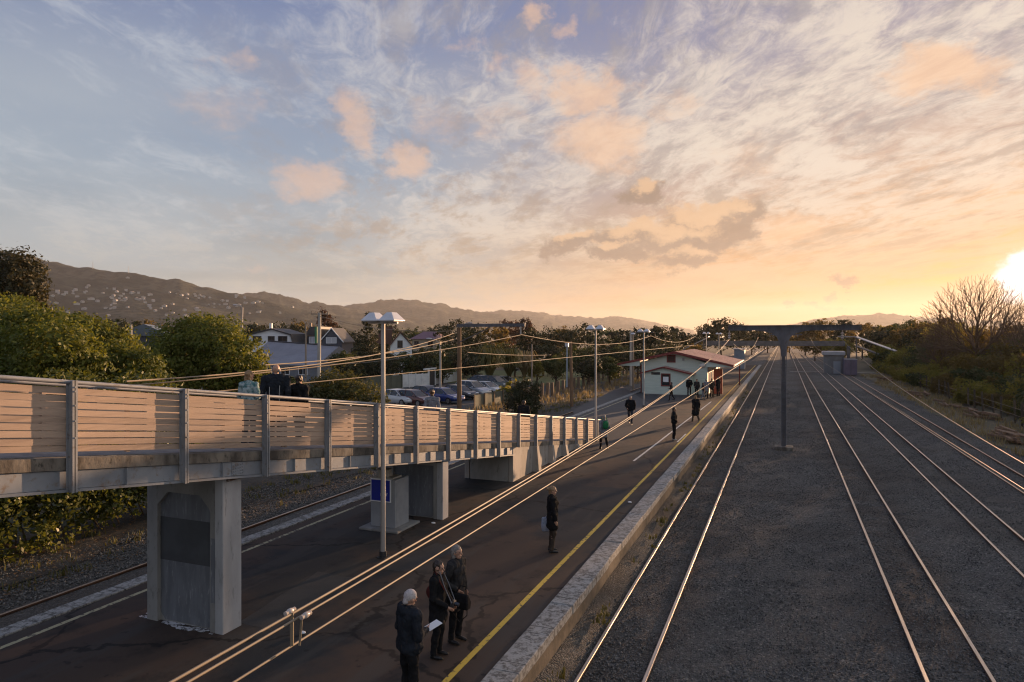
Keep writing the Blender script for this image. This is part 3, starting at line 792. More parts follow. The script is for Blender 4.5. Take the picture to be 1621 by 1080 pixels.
# central T mast carrying the wires over both running lines
M_MAST = mat('mast_paint', (0.125, 0.125, 0.145), (0.085, 0.083, 0.095), 3, 0.6, space='pos', c3=(0.10,0.075,0.065), stretch=(1,1,0.4))
MY = 41.5
def tmast(y, label, zt=7.05, xl=-3.0, xr=3.95, x=0.0):
    t = empty('catenary_mast', (x,y,0), label, 'mast', 'T masts between the running lines')
    mb = MB(); mb.box(x-.48,x+.48,y-.42,y+.42,-.05,.22); mb.build('footing', M_KERB, t, bevel=0.03)
    mb = MB()
    # riveted column: two channels with lacing plates, widening to a bracketed head
    for s_ in (-1,1):
        mb.loft([[(x+s_*a-.022,y-.13,z_),(x+s_*a+.022,y-.13,z_),(x+s_*a+.022,y+.13,z_),(x+s_*a-.022,y+.13,z_)] for a,z_ in ((.100,.22),(.112,3.5),(.14,5.3))])
    mb.box(x-.09,x+.09,y-.012,y+.012,.22,5.3)
    for k in range(12): mb.box(x-.11,x+.11,y-.139,y-.131,.5+k*.41,.5+k*.41+.07)
    mb.build('column', M_MAST, t)
    mb = MB()
    prof = [(-.16,5.28),(.16,5.28),(.17,5.75),(.24,6.1),(.36,6.38),(.62,6.58),(1.05,6.7),(1.5,zt-.30),(-1.5,zt-.30),(-1.05,6.7),(-.62,6.58),(-.36,6.38),(-.24,6.1),(-.17,5.75)]
    mb.prism([(x+a,y-.10,z_) for a,z_ in prof], (0,.20,0)); mb.build('head_bracket', M_MAST, t)
    mb = MB(); 
    for (a,b_) in ((zt-.30,zt-.27),(zt-.03,zt)): mb.box(xl,xr,y-.12,y+.12,a+.0005,b_)
    mb.box(xl+.01,xr-.01,y-.015,y+.015,zt-.27,zt-.03)
    for xx in np.arange(xl+.3,xr,.55): mb.box(float(xx)-.008,float(xx)+.008,y-.11,y+.11,zt-.269,zt-.031)
    mb.build('cross_arm', M_MAST, t)
    M_INS = bpy.data.materials['insulator']
    for xx in (-2.93, 2.99):
        mb = MB(); q = Vector((x+xx,y,0))
        mb.tube([q+V(0,0,zt-.30), q+V(0,0,zt-.42)], .018, 6)
        for k in range(3): mb.tube([q+V(0,0,zt-.42-k*.13), q+V(0,0,zt-.47-k*.13), q+V(0,0,zt-.54-k*.13)], [.05,.085,.03], 8)
        mb.build('insulator', M_INS, t, smooth=True)
    return t
M_INS = mat('insulator', (0.50, 0.46, 0.43), (0.35,0.3,0.27), 4, 0.25)
tm = tmast(MY, 'large dark T-shaped mast standing between the two running lines')
# wires
M_WIRE = mat('copper_wire', (0.27, 0.205, 0.135), (0.21, 0.165, 0.115), 2, 0.6, 0.0, space='pos')
M_CABLE = mat('weathered_cable', (0.30, 0.235, 0.16), (0.23, 0.185, 0.14), 2, 0.5, 0.1, space='pos')
def sag(p0, p1, s_, n=14):
    p0, p1 = Vector(p0), Vector(p1)
    return [p0.lerp(p1, t) - V(0,0,4*s_*t*(1-t)) for t in [i/n for i in range(n+1)]]
def wire(paths, name, label, cat, r, m=None, group=None):
    mb = MB()
    for p in paths: mb.tube(p, r, 6)
    loc = paths[0][0]
    return props(mb.build(name, m or M_WIRE, loc=loc, smooth=True), label, cat, group)
def messenger(x, label, dx):
    # hangs low past the footbridge and rises to the mast arm
    a = Vector((x,-9,4.72)); pts = []
    for i in range(40):
        yy = -9 + (MY+9)*i/39.0
        zz = 4.62 + 1.62*max(0,(yy-2)/(MY-2))**2.1
        pts.append(V(x,yy,zz))
    p2 = [p + V(dx,0,0.0) for p in pts]
    for i in range(40): p2[i].x = x+dx*max(0.0, 1-i/33.0)
    return pts, p2
mp, mp2 = messenger(-2.93, '', 0.11)
nxt = sag((-2.93,MY,6.24),(-2.93,MY+48,6.3),1.1)
wire([mp, nxt[1:]], 'messenger_wire', 'upper copper wire over the platform-side track, sagging from the T mast', 'overhead wire', .0085)
wire([mp2[:34]], 'feeder_wire', 'second strand running beside the upper copper wire over the platform', 'overhead wire', .0075)
wire([[V(-2.93,yy,4.42-0.0009*yy) for yy in np.linspace(-9,170,30)]], 'contact_wire', 'lower contact wire above the platform-side track', 'overhead wire', .0075)
mp, mp2 = messenger(2.99, '', 0.1)
nxt = sag((2.99,MY,6.24),(2.99,MY+48,6.3),1.1)
wire([mp, nxt[1:]], 'messenger_wire', 'upper copper wire over the inner ballast track, sagging from the T mast', 'overhead wire', .0085)
wire([[V(2.99,yy,4.36-0.0006*yy) for yy in np.linspace(-9,170,30)]], 'contact_wire', 'lower contact wire above the inner ballast track', 'overhead wire', .0075)
# hanger with clamps and insulators tying the two wires together close to the camera
h = empty('wire_hanger', (-2.93, 3.3, 4.42), 'short hanger with round white clamps between the upper and lower wires', 'wire hanger')
hp = Vector((-2.93, gx(462, 967, -2.93).y, 0)); hy = hp.y
mb = MB(); mb.tube([(-2.93,hy,4.42),(-2.93,hy,4.63)], .012, 8); mb.tube([(-2.87,hy,4.43),(-2.85,hy,4.62)], .008, 6); mb.build('dropper', M_WIRE, h, smooth=True)
for q in ((-2.945,4.635),(-2.82,4.63)):
    mb = MB(); mb.ball((q[0],hy,q[1]), .020, .034, .020); mb.tube([(q[0],hy-.045,q[1]),(q[0],hy+.045,q[1])], .015, 8); mb.build('clamp', M_INS, h, smooth=True)
for (px,py,x,lab) in ((1112,571,-2.93,'white insulator on the upper wire before the station roof'),):
    p = gx(px,py,x); mb = MB()
    zz = 4.62 + 1.62*((p.y-2)/(MY-2))**2.1
    q = V(x,p.y,zz)
    for k in range(4): mb.tube([q+V(0,-.28+k*.15,0), q+V(0,-.21+k*.15,0), q+V(0,-.14+k*.15,0)], [.03,.095,.03], 8)
    props(mb.build('wire_insulator', M_INS, loc=q, smooth=True), lab, 'insulator')
# ---- left line wires and masts
M_WOOD = mat('brown_timber_pole', (0.23, 0.135, 0.075), (0.16, 0.095, 0.055), 2.5, 0.85, space='pos', stretch=(6,6,0.5))
M_WOODG = mat('grey_timber_pole', (0.33, 0.27, 0.21), (0.24, 0.19, 0.15), 2.5, 0.85, space='pos', stretch=(6,6,0.5))
M_CPOLE = mat('concrete_pole', (0.46, 0.43, 0.39), (0.36, 0.33, 0.30), 2.0, 0.8, space='pos', stretch=(3,3,0.5))
LX = -15.85
pm = gy(727, 520, MY); px_ = pm.x
t = empty('wire_mast', (px_, MY, 0), 'brown timber wire mast with a long steel bracket arm over the far track', 'mast')
mb = MB(); mb.tube([(px_,MY,-.1),(px_,MY,7.0)], [.17,.13], 10); mb.build('pole', M_WOOD, t, smooth=True)
mb = MB(); mb.box(px_-.1, LX+.3, MY-.2, MY-.13, 7.05, 7.25); mb.tube([(px_+.05,MY-.16,6.0),(px_+2.4,MY-.16,7.04)], .03, 6); mb.build('bracket_arm', M_MAST, t)
mb = MB(); mb.tube([(px_,MY,6.95),(px_+.25,MY,7.2),(px_+.7,MY,7.32)], .035, 8); mb.ball((px_+.8,MY,7.3), .2,.12,.07); mb.build('lamp_arm', M_GALV, t, smooth=True)
mb = MB(); mb.tube([(LX,MY-.16,7.05),(LX,MY-.16,6.55)], .05, 8); mb.build('insulator', M_INS, t)
pts = sag((LX,-8,5.3),(LX,10,5.10),.05,6) + [V(LX, 10+31.5*k/16, 5.10+1.42*(k/16)**1.8) for k in range(1,17)]
wire([pts], 'messenger_wire', 'upper wire over the far track, rising to the timber mast', 'overhead wire', .02)
wire([sag((LX,MY,6.52),(LX,88,6.5),.85)], 'messenger_wire', 'upper wire of the far track sagging beyond the timber mast', 'overhead wire', .02)
wire([[V(LX,yy,4.75) for yy in np.linspace(-6,160,20)]], 'contact_wire', 'contact wire above the far track past the retaining posts', 'overhead wire', .018)
wire([sag((LX,88,6.5),(LX,136,6.5),1.0)], 'messenger_wire', 'upper wire of the far track dipping towards the far footbridge', 'overhead wire', .02)
for (py, px2, lab) in ((88, None, 'pale steel wire mast beside the far track near the station eaves'),):
    xx = LX-2.6
    t = empty('wire_mast', (xx,py,0), lab, 'mast')
    mb = MB(); mb.tube([(xx,py,0),(xx,py,7.2)], [.15,.11], 8); mb.build('pole', M_CPOLE, t, smooth=True)
    mb = MB(); mb.tube([(xx,py,6.9),(LX+.4,py,6.95)], .05, 6); mb.build('bracket_arm', M_MAST, t)
def pole(name, label, px, ptop, D, m, r0=.14, r1=.1, cat='pole', arm=None, lean=0.0):
    p = gd(px, 533, D); top = CZ + (HZ-ptop)/FOC*D
    t = empty(name, (p.x,p.y,0), label, cat)
    tip = V(p.x+CA*lean, p.y+SA*lean, top)
    mb = MB(); mb.tube([(p.x,p.y,-.1), tip], [r0,r1], 10); mb.build('pole', m, t, smooth=True)
    return t, tip
Rv = Vector((CA,SA,0))
t, P1 = pole('street_lamp', 'slim street lamp with a white head above the bright green tree', 381, 487, 92, M_GALV, .12, .08, 'street lamp', lean=.25)
mb = MB(); mb.tube([P1, P1+V(0,0,.25)-Rv*.35, P1+V(0,0,.35)-Rv*.8], .045, 8); mb.build('lamp_arm', M_GALV, t, smooth=True)
mb = MB(); mb.ball(P1+V(0,0,.34)-Rv*1.0, .38,.2,.09); mb.build('lamp_head', M_SHADE, t, smooth=True)
t, P2 = pole('power_pole', 'concrete power pole with a crossarm in front of the dark blue house', 504, 495, 58, M_CPOLE, .18, .13, 'power pole', lean=.1)
mb = MB(); mb.beam(P2+Rv*-.75+V(0,0,-.12), P2+Rv*.75+V(0,0,-.12), .1,.1); 
for q in (-.68,-.3,.3,.68): mb.tube([P2+Rv*q+V(0,0,-.07), P2+Rv*q+V(0,0,.12)], .035, 6)
mb.build('crossarm', M_WOODG, t)
mb = MB(); mb.box(P2.x-.42,P2.x-.2,P2.y-.1,P2.y+.1,P2.z-2.6,P2.z-1.2); mb.build('green_flag', mat('green_plate',(0.05,0.22,0.10),None,rough=.6), t)
t, P4 = pole('street_lamp', 'curved-arm street lamp over the car park by the white fence', 697, 552, 66, M_CPOLE, .11, .09, 'street lamp')
mb = MB(); mb.tube([P4, P4+V(0,0,.5)-Rv*.12, P4+V(0,0,.85)-Rv*.45, P4+V(0,0,.98)-Rv*.95], .05, 8); mb.build('lamp_arm', M_GALV, t, smooth=True)
mb = MB(); mb.ball(P4+V(0,0,.97)-Rv*1.1, .3,.15,.07); mb.build('lamp_head', M_SHADE, t, smooth=True)
t, P5 = pole('timber_pole', 'brown timber pole standing among the retaining posts', 905, 540, 62, M_WOOD, .16, .12, 'pole', lean=-.1)
mb = MB(); mb.tube([P5+V(-.35,0,-4.2), P5+V(-.33,0,-.4)], .07, 8); mb.build('cable_duct', mat('pale_blue_duct',(0.32,0.38,0.45),None,rough=.6), t, smooth=True)
mb = MB(); mb.box(P5.x-.5,P5.x-.2,P5.y-.1,P5.y+.1,P5.z-.5,P5.z-.2); mb.build('junction_box', M_SHADE, t)
t, P6 = pole('timber_pole', 'pole with a small lamp left of the station gable', 1002, 530, 82, M_WOODG, .13, .1, 'pole')
mb = MB(); mb.ball(P6+V(0,0,.1), .28,.28,.14); mb.build('lamp_head', M_SHADE, t, smooth=True)
t, P7 = pole('timber_pole', 'grey pole rising among dark trees beyond the lawn', 842, 545, 78, M_WOODG, .1, .08, 'pole')
t, P8 = pole('utility_pole', 'short pale pole between the two green trees', 207, 514, 50, M_CPOLE, .12, .1, 'pole')
t, P9 = pole('timber_pole', 'short grey pole left of the concrete power pole', 484, 512, 90, M_WOODG, .13, .1, 'pole')
cab = [((P2 + V(0,0,-.3)), gy(723,524,MY), .45), (gy(723,536,MY), gd(420,578,24), .25), (gy(723,526,MY), gd(200,604,17), .5), (P2+V(0,0,-4.3), gd(645,565,40), .2), (gd(740,558,44), gd(872,562,60), .1)]
labs = ['service cable from concrete power pole to the timber mast', 'cable from the timber mast down past the walkers on the ramp', 'long cable from the timber mast across the bright tree',
        'low cable from concrete pole across the dark conifer', 'short dark cable over the lawn beyond the car park']
for (a,b_,s_), lb in zip(cab, labs): wire([sag(a,b_,s_)], 'cable', lb, 'cable', .022, M_CABLE)
wire([sag(gx(1180,570,-9.0), gx(1230,531,-3.0), .6)], 'cable', 'looping cable between lamp posts beyond the station', 'cable', .04, M_CABLE)
# ------------------------------------------------------------------ station building
M_MINT = mat('mint_weatherboard', (0.60, 0.66, 0.585), (0.53, 0.60, 0.53), 2, 0.6, space='pos', stretch=(0.5,0.5,4), bump=0.2, bscale=8)
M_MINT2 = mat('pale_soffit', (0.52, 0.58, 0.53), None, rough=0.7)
M_RED = mat('oxide_red_trim', (0.20, 0.03, 0.028), (0.15, 0.025, 0.022), 3, 0.55, space='pos')
M_GLASS = mat('dark_glass', (0.02, 0.024, 0.028), None, rough=0.06, spec=0.8)
def m_corr(name, c1, c2, k=26.0, axis=1):
    m, nt, b = new_mat(name)
    p = nt.pos(); q = nt.sep(p)[axis]
    n = nt.noise(p, 0.8, 6, 0.6)
    nt.put(b.inputs['Base Color'], nt.mix(nt.smooth(0.38,0.66,n), c1, c2)); b.inputs['Roughness'].default_value = 0.45
    nt.put(b.inputs['Normal'], nt.bump(nt.math('SINE', q*k*2.0), 0.6, 0.02))
    return m
M_ROOF = m_corr('red_iron_roof', (0.37, 0.19, 0.155), (0.27, 0.14, 0.115))
sx0, sx1, sy0, sy1 = -13.05, -6.75, 67.0, 82.0; sxc = -9.75
ez, az_ = PZ+2.75, PZ+4.0
st = empty('station_building', (sxc, sy0, PZ), 'pale green station building with low red gable roof and wide canopies', 'station building')
mb = MB(); mb.prism([(sx0,sy0,PZ-.02),(sx1,sy0,PZ-.02),(sx1,sy0,ez+.05),(sx1-.02,sy0,ez+.25),(sxc,sy0,az_-.14),(sx0+.02,sy0,ez+.25),(sx0,sy0,ez+.05)], (0,sy1-sy0,0)); mb.build('wall', M_MINT, st)
ex0, ex1 = -15.2, -4.35
zl = ez+.02; 
mb = MB()
for (xe) in (ex0, ex1):
    a = [(xe,sy0-.55,zl+.06),(sxc,sy0-.55,az_+.06),(sxc,sy0-.55,az_-.02),(xe,sy0-.55,zl-.02)]
    mb.prism(a, (0,sy1-sy0+1.1,0))
rf = mb.build('roof', M_ROOF, st)
mb = MB()
for xe in (ex0, ex1):
    s_ = 1 if xe > sxc else -1
    mb.prism([(xe+.02*s_,sy0-.60,zl+.10),(sxc,sy0-.60,az_+.10),(sxc,sy0-.60,az_-.16),(xe+.02*s_,sy0-.60,zl-.10)], (0,.045,0))
    mb.box(min(xe,xe+.04*s_)+.0, max(xe,xe+.04*s_), sy0-.55, sy1+.55, zl-.10, zl+.09)
mb.build('bargeboard', M_RED, rf)
mb = MB()
for xe in (ex0, ex1):
    xi = sx0 if xe < sxc else sx1
    s_ = 1 if xe > sxc else -1
    zi = zl + (az_-zl)*(abs(xe-xi)/abs(xe-sxc))
    mb.prism([(xe-.03*s_,sy0-.5,zl-.035),(xi,sy0-.5,zi-.03),(xi,sy0-.5,ez-.12),(xe-.03*s_,sy0-.5,zl-.12)], (0,.05,0))
    mb.quad((xe-.05*s_,sy0-.44,zl-.13),(xi+.003*s_,sy0-.44,ez-.13),(xi+.003*s_,sy1+.4,ez-.13),(xe-.05*s_,sy1+.4,zl-.13))
mb.build('canopy_soffit', M_MINT2, st)
mb = MB(); mb.tube([(ex0-.05,sy0-.55,zl+.02),(ex0-.05,sy1+.5,zl+.02)], .06, 8); mb.build('gutter', M_RED, st); mb = MB(); mb.tube([(ex1+.09,sy0-.55,zl+.02),(ex1+.09,sy1+.5,zl+.02)], .06, 8); mb.build('gutter', M_MINT2, st)
def opening(x0,x1,z0,z1,y,parent,fr=.07,pane=M_GLASS,name='window',poster=False):
    mb = MB(); 
    for (a,b_,c,d_) in ((x0-fr,x0,z0-fr,z1+fr),(x1,x1+fr,z0-fr,z1+fr),(x0,x1,z1,z1+fr),(x0,x1,z0-fr,z0)): mb.box(a,b_,y-.05,y+.02,c,d_)
    f = mb.build(name, M_RED, parent)
    mb = MB(); mb.box(x0,x1,y-.012,y+.015,z0,z1); mb.build('pane', pane, f)
    if poster:
        mb = MB(); mb.box(x0+.1,x1-.1,y-.03,y-.014,z0+.32,z1-.22); mb.build('poster', M_SIGNW, f)
    return f
c = gy(1062.5,568,sy0); opening(c.x-.32,c.x+.32,c.z-.27,c.z+.27,sy0,st,.10,mat('dark_vent',(0.06,0.025,0.022),None,rough=.7))
c = gy(1082,569,sy0); mb = MB(); mb.box(c.x-.1,c.x+.1,sy0-.12,sy0,c.z-.12,c.z+.12); mb.build('wall_lamp', mat('grey_fitting',(0.3,0.32,0.32),None), st)
mb = MB(); mb.box(sx0-.012,sx0+.10,sy0-.03,sy0,PZ,ez); mb.build('corner_trim', M_RED, st)
mb = MB(); mb.box(sx1-.06,sx1+.04,sy0-.03,sy0,PZ,ez); mb.build('corner_trim', M_MINT, st)
# doors and posts on the running-line side
for k in range(4):
    yy = sy0+1.3+k*3.6
    mb = MB(); mb.box(sx1+.001,sx1+.05,yy,yy+1.1,PZ,PZ+2.2); dd = mb.build('door', M_RED, st)
    mb = MB(); mb.box(sx1+.051,sx1+.058,yy+.2,yy+.9,PZ+1.1,PZ+2.0); mb.build('door_pane', M_GLASS, dd)
    mb = MB(); mb.box(sx1+.001,sx1+.04,yy+1.5,yy+2.9,PZ+.95,PZ+2.1); ww = mb.build('window', M_RED, st)
    mb = MB(); mb.box(sx1+.041,sx1+.046,yy+1.6,yy+2.8,PZ+1.05,PZ+2.0); mb.build('pane', M_GLASS, ww)
mb = MB(); mb.box(sx1+.5,sx1+1.3,sy0+1.3,sy0+1.38,PZ,PZ+2.4); mb.build('wind_screen', mat('screen_red',(0.34,0.06,0.03),(0.25,0.05,0.03),3,.6), st)
mb = MB(); mb.tube([(ex1-.3,sy1-.5,PZ),(ex1-.3,sy1-.5,zl-.1)], .07, 8); mb.build('canopy_post', M_RED, st)
# annex in front
ax0, ax1, ay0, ay1 = -12.45, -8.05, 65.3, 67.0-.03
an = empty('station_annex', ((ax0+ax1)/2, ay0, PZ), 'small pale green annex with red lean-to gable in front of the station', 'annex')
aw = PZ+1.95; ap = PZ+2.5; axc = -10.6
mb = MB(); mb.prism([(ax0,ay0,PZ-.02),(ax1,ay0,PZ-.02),(ax1,ay0,aw),(axc,ay0,ap),(ax0,ay0,aw+.05)], (0,ay1-ay0,0)); mb.build('wall', M_MINT, an)
mb = MB(); mb.prism([(ax0-.3,ay0-.22,aw+.0),(axc,ay0-.22,ap+.08),(ax1+.3,ay0-.22,aw-.03),(ax1+.3,ay0-.22,aw+.06),(axc,ay0-.22,ap+.17),(ax0-.3,ay0-.22,aw+.10)], (0,ay1-ay0+.2,0)); mb.build('roof', M_ROOF, an)
mb = MB(); mb.prism([(ax0-.31,ay0-.25,aw-.03),(axc,ay0-.25,ap+.05),(ax1+.31,ay0-.25,aw-.06),(ax1+.31,ay0-.25,aw+.07),(axc,ay0-.25,ap+.18),(ax0-.31,ay0-.25,aw+.11)], (0,.029,0)); mb.build('bargeboard', M_RED, an)
a, b_ = gy(1048,610,ay0), gy(1060,593,ay0)
opening(a.x,b_.x,a.z,b_.z,ay0,an,.09,poster=True)
a, b_ = gy(1031,593,ay0), gy(1045,590,ay0); mb = MB(); mb.box(a.x,b_.x,ay0-.04,ay0,a.z,b_.z+.04); mb.build('name_board', M_DARK, an)
mb = MB(); mb.box(ax0-.02,ax1+.02,ay0-.02,ay1-.01,PZ-.01,PZ+.06); mb.build('plinth', M_CONC, an)
# signal cabin beyond the station
sc_ = gx(1175,560,-7.2); cy = 123.0
cb = empty('relay_cabin', (-7.0,cy,PZ), 'blue-grey relay cabin beyond the station roof', 'cabin')
mb = MB(); mb.box(-7.9,-6.2,cy,cy+2.4,PZ,PZ+3.3); mb.build('wall', mat('cabin_blue',(0.20,0.24,0.28),(0.16,0.19,0.23),1,.6,space='pos'), cb)
mb = MB(); mb.box(-8.1,-6.0,cy-.2,cy+2.6,PZ+3.3,PZ+3.45); mb.build('roof', M_CONCW, cb)
# ------------------------------------------------------------------ far footbridge and shelter
FB = 150.0
fb = empty('far_footbridge', (0,FB,0), 'distant footbridge spanning all the tracks with roofed ramps at both ends', 'footbridge')
a, b_ = gy(1118,540,FB), gy(1338,543,FB)
M_FB = mat('footbridge_grey', (0.15,0.14,0.14), (0.11,0.10,0.10), 1, .7, space='pos'); M_FBR = mat('footbridge_roof', (0.36,0.36,0.38),(0.30,0.30,0.33),1,.35,space='pos')
mb = MB(); mb.box(a.x,b_.x,FB,FB+2.2,4.5,4.75); mb.box(a.x,b_.x,FB,FB+.08,4.75,5.5); mb.box(a.x,b_.x,FB+2.1,FB+2.2,4.75,5.5); mb.build('span', M_FB, fb)
for xx in (-9.0, 0.0, 12.0):
    mb = MB(); mb.box(xx-.3,xx+.3,FB+.8,FB+1.4,0,4.499); mb.build('pier', M_FB, fb)
def rampseg(p, q, w=2.2):
    mb = MB(); d_ = (q-p); s_ = Vector((d_.y,-d_.x,0)).normalized()*w/2
    mb.loft([[p+s_, p-s_, p-s_+V(0,0,.14), p+s_+V(0,0,.14)],[q+s_, q-s_, q-s_+V(0,0,.14), q+s_+V(0,0,.14)]]); return mb
e = gd(1378,558,128); rampseg(V(b_.x-1.2,FB+1,6.3), V(b_.x+2.0,FB+1,6.3)).build('stair_roof', M_FBR, fb)
rampseg(V(b_.x+2.0,FB+.9,6.3), V(b_.x+8.5,FB-2,3.6)).build('stair_roof', M_FBR, fb)
rampseg(V(b_.x+2.0,FB+.9,4.5), V(b_.x+9.5,FB-2,1.4)).build('stair_flight', M_FB, fb)
for (x_,z_) in ((b_.x+2,6.2),(b_.x+8.3,3.6)):
    mb = MB(); mb.tube([(x_,FB+.2,0),(x_,FB+.2,z_)], .12, 6); mb.build('stair_post', M_FB, fb)
e1, e0 = gy(1114,537,FB), gy(1076,556,FB); rampseg(V(e1.x+1,FB+1,6.3), V(e0.x,FB+1,3.2)).build('stair_roof', M_FBR, fb)
for (x_,z_) in ((e1.x,5.6),(e0.x,3.2)):
    mb = MB(); mb.tube([(x_,FB+.2,0),(x_,FB+.2,z_)], .12, 6); mb.build('stair_post', M_FB, fb)
SH = 128.0
a, b_ = gy(1305,583,SH), gy(1336,552,SH)
sh = empty('track_hut', ((a.x+b_.x)/2,SH,0), 'low grey trackside hut with flat pale roof by the far footbridge', 'hut')
M_HUT = mat('hut_grey',(0.17,0.18,0.19),(0.13,0.135,0.145),1,.7,space='pos')
mb = MB(); mb.box(a.x,b_.x,SH,SH+3,0,3.2); mb.build('wall', M_HUT, sh)
mb = MB(); mb.box(a.x-.3,b_.x+.2,SH-.35,SH+3.3,3.2,3.9); mb.build('roof', M_FBR, sh, bevel=.1)
mb = MB(); mb.box(a.x+1.4,a.x+2.5,SH-.03,SH,0.1,2.2); mb.build('door', mat('hut_door',(0.24,0.28,0.32),None), sh)
a, b_ = gy(1337,584,124), gy(1357,563,124)
ct = empty('purple_container', ((a.x+b_.x)/2,124,0), 'purple storage container beside the trackside hut', 'container')
M_PUR = mat('container_purple',(0.15,0.12,0.17),(0.115,0.095,0.135),1,.6,space='pos')
mb = MB(); mb.box(a.x,b_.x,124,128,0.12,2.7); mb.build('body', M_PUR, ct, bevel=.05)
mb = MB(); mb.box(a.x-.03,b_.x+.03,123.96,124.1,2.6,2.75); mb.build('rim', M_FBR, ct)
mb = MB(); mb.box((a.x+b_.x)/2-.03,(a.x+b_.x)/2+.03,123.95,123.999,.2,2.55); mb.build('door_seam', M_DARK, ct)
# further T masts down the line
for k, lab in enumerate(('second T mast, small beyond the far footbridge', 'third T mast, tiny near the vanishing rails')):
    c = copy_tree(tm); c.location = (0, 168+k*48, 0); c['label'] = lab
# level-crossing signals glimpsed beyond
# ------------------------------------------------------------------ houses beyond the car park
M_WB = mat('white_weatherboard', (0.80, 0.80, 0.82), (0.72,0.73,0.76), 1.5, .6, space='pos', stretch=(.5,.5,5))
M_NAVY = mat('navy_weatherboard', (0.065, 0.072, 0.10), (0.05,0.056,0.078), 1.5, .6, space='pos', stretch=(.5,.5,5))
M_SLATE = mat('dark_roof', (0.05,0.048,0.055), (0.036,0.035,0.04), 1.5, .6, space='pos')
M_BRN = mat('brown_tile_roof', (0.13,0.062,0.045), (0.10,0.05,0.038), 2, .7, space='pos', bump=.4, bscale=6)
M_GREYR = mat('grey_iron_roof', (0.23,0.225,0.25), (0.19,0.185,0.205), .6, .4, space='pos')
def frame(px, D):
    p = gd(px, 533, D); p.z = 0
    return p
class Loc:
    # local frame facing the camera: r along the picture, f away from it
    def __init__(s, px, D, turn=0.0):
        s.o = frame(px, D); s.k = D/FOC
        a = YAW + R_(turn); s.r = Vector((math.cos(a), math.sin(a), 0)); s.f = Vector((-math.sin(a), math.cos(a), 0))
    def __call__(s, r, f, z): return s.o + s.r*r + s.f*f + V(0,0,z)
def lbox(mb, L, r0, r1, f0, f1, z0, z1):
    return mb.loft([[L(r0,f0,z0),L(r1,f0,z0),L(r1,f1,z0),L(r0,f1,z0)],[L(r0,f0,z1),L(r1,f0,z1),L(r1,f1,z1),L(r0,f1,z1)]])
def lprism(mb, L, poly, f0, f1): return mb.loft([[L(a,f0,z) for a,z in poly],[L(a,f1,z) for a,z in poly]])
def lwin(L, r0, r1, z0, z1, f, parent, frm, pane=None, name='window'):
    mb = MB(); w_ = .09
    lbox(mb,L,r0-w_,r0,f-.06,f-.002,z0-w_,z1+w_); lbox(mb,L,r1,r1+w_,f-.06,f-.002,z0-w_,z1+w_); lbox(mb,L,r0,r1,f-.06,f-.002,z1,z1+w_); lbox(mb,L,r0,r1,f-.06,f-.002,z0-w_,z0)
    lbox(mb,L,(r0+r1)/2-.03,(r0+r1)/2+.03,f-.05,f-.025,z0,z1)
    o = mb.build(name, frm, parent); mb = MB(); lbox(mb,L,r0,r1,f-.02,f-.003,z0,z1); mb.build('pane', pane or M_GLASS, o); return o
def zrow(row, D): return CZ+(HZ-row)/FOC*D
# white gambrel house
L = Loc(428, 118); D = 118; k = D/FOC
w1 = empty('white_house', L.o, 'white two-storey house with shallow dark roof above the grey shed', 'house')
prof = [((392-428)*k,0),((463-428)*k,0),((463-428)*k,zrow(546,D)),((459-428)*k,zrow(531,D)),((430-428)*k,zrow(522,D)),((394-428)*k,zrow(531,D))]
mb = MB(); lprism(mb,L,prof,0,9); mb.build('wall', M_WB, w1)
mb = MB(); up = [((390-428)*k,zrow(532,D)),((430-428)*k,zrow(522,D)+.02),((461-428)*k,zrow(531,D)+.02),((464-428)*k,zrow(546,D))]
lprism(mb,L,up+[(a,z+.22) for a,z in reversed(up)],-.35,9.2); rr = mb.build('roof', M_SLATE, w1)
mb = MB(); lbox(mb,L,(410-428)*k,(414-428)*k,5,5.5,zrow(530,D),zrow(511,D)); mb.build('chimney', M_WB, rr)
for (a,b_) in ((401,413),(425,434),(441,454)): lwin(L,(a-428)*k,(b_-428)*k,zrow(540,D),zrow(533,D),0,w1,M_SLATE)
# big grey shed roof in front of it
D = 100; k = D/FOC; L = Loc(450, D, -14)
g1 = empty('grey_shed', L.o, 'long shed with a big pale grey iron roof behind the ramp walkers', 'shed')
r0, r1 = (385-450)*k*1.05, (505-450)*k*1.05
mb = MB(); lprism(mb,L,[(r0,0),(r1,0),(r1,zrow(577,D)),(r0,zrow(577,D))],0,10.5); mb.build('wall', mat('shed_wall',(0.20,0.22,0.25),(0.16,0.17,0.2),1,.7,space='pos'), g1)
mb = MB()
rid = [L(r0-.3,6.0,zrow(536,D)),L(r1*.55,6.0,zrow(548,D))]
mb.add([L(r0-.3,-.4,zrow(577,D)),L(r1+.3,-.4,zrow(577,D)),L(r1+.3,6.0,zrow(549,D)),L(r0-.3,6.0,zrow(541,D)),L(r1+.3,12,zrow(570,D)),L(r0-.3,12,zrow(570,D)),
        L(r0-.3,-.4,zrow(579,D)),L(r1+.3,-.4,zrow(579,D)),L(r1+.3,12,zrow(572,D)),L(r0-.3,12,zrow(572,D))],
       [(0,1,2,3),(3,2,4,5),(6,9,8,7),(0,6,7,1),(1,7,8,4,2),(5,4,8,9),(0,3,5,9,6)])
mb.build('roof', M_GREYR, g1)
mb = MB(); mb.tube([L(r0-.3,6.0,zrow(540.5,D)),L(r1+.3,6.0,zrow(548.5,D))], .12, 6); mb.build('ridge_cap', M_SLATE, g1)
for q in (.25,.5,.75):
    rr_ = r0+(r1-r0)*q; lwin(L,rr_,rr_+1.3,.9,1.9,0,g1,M_WB)
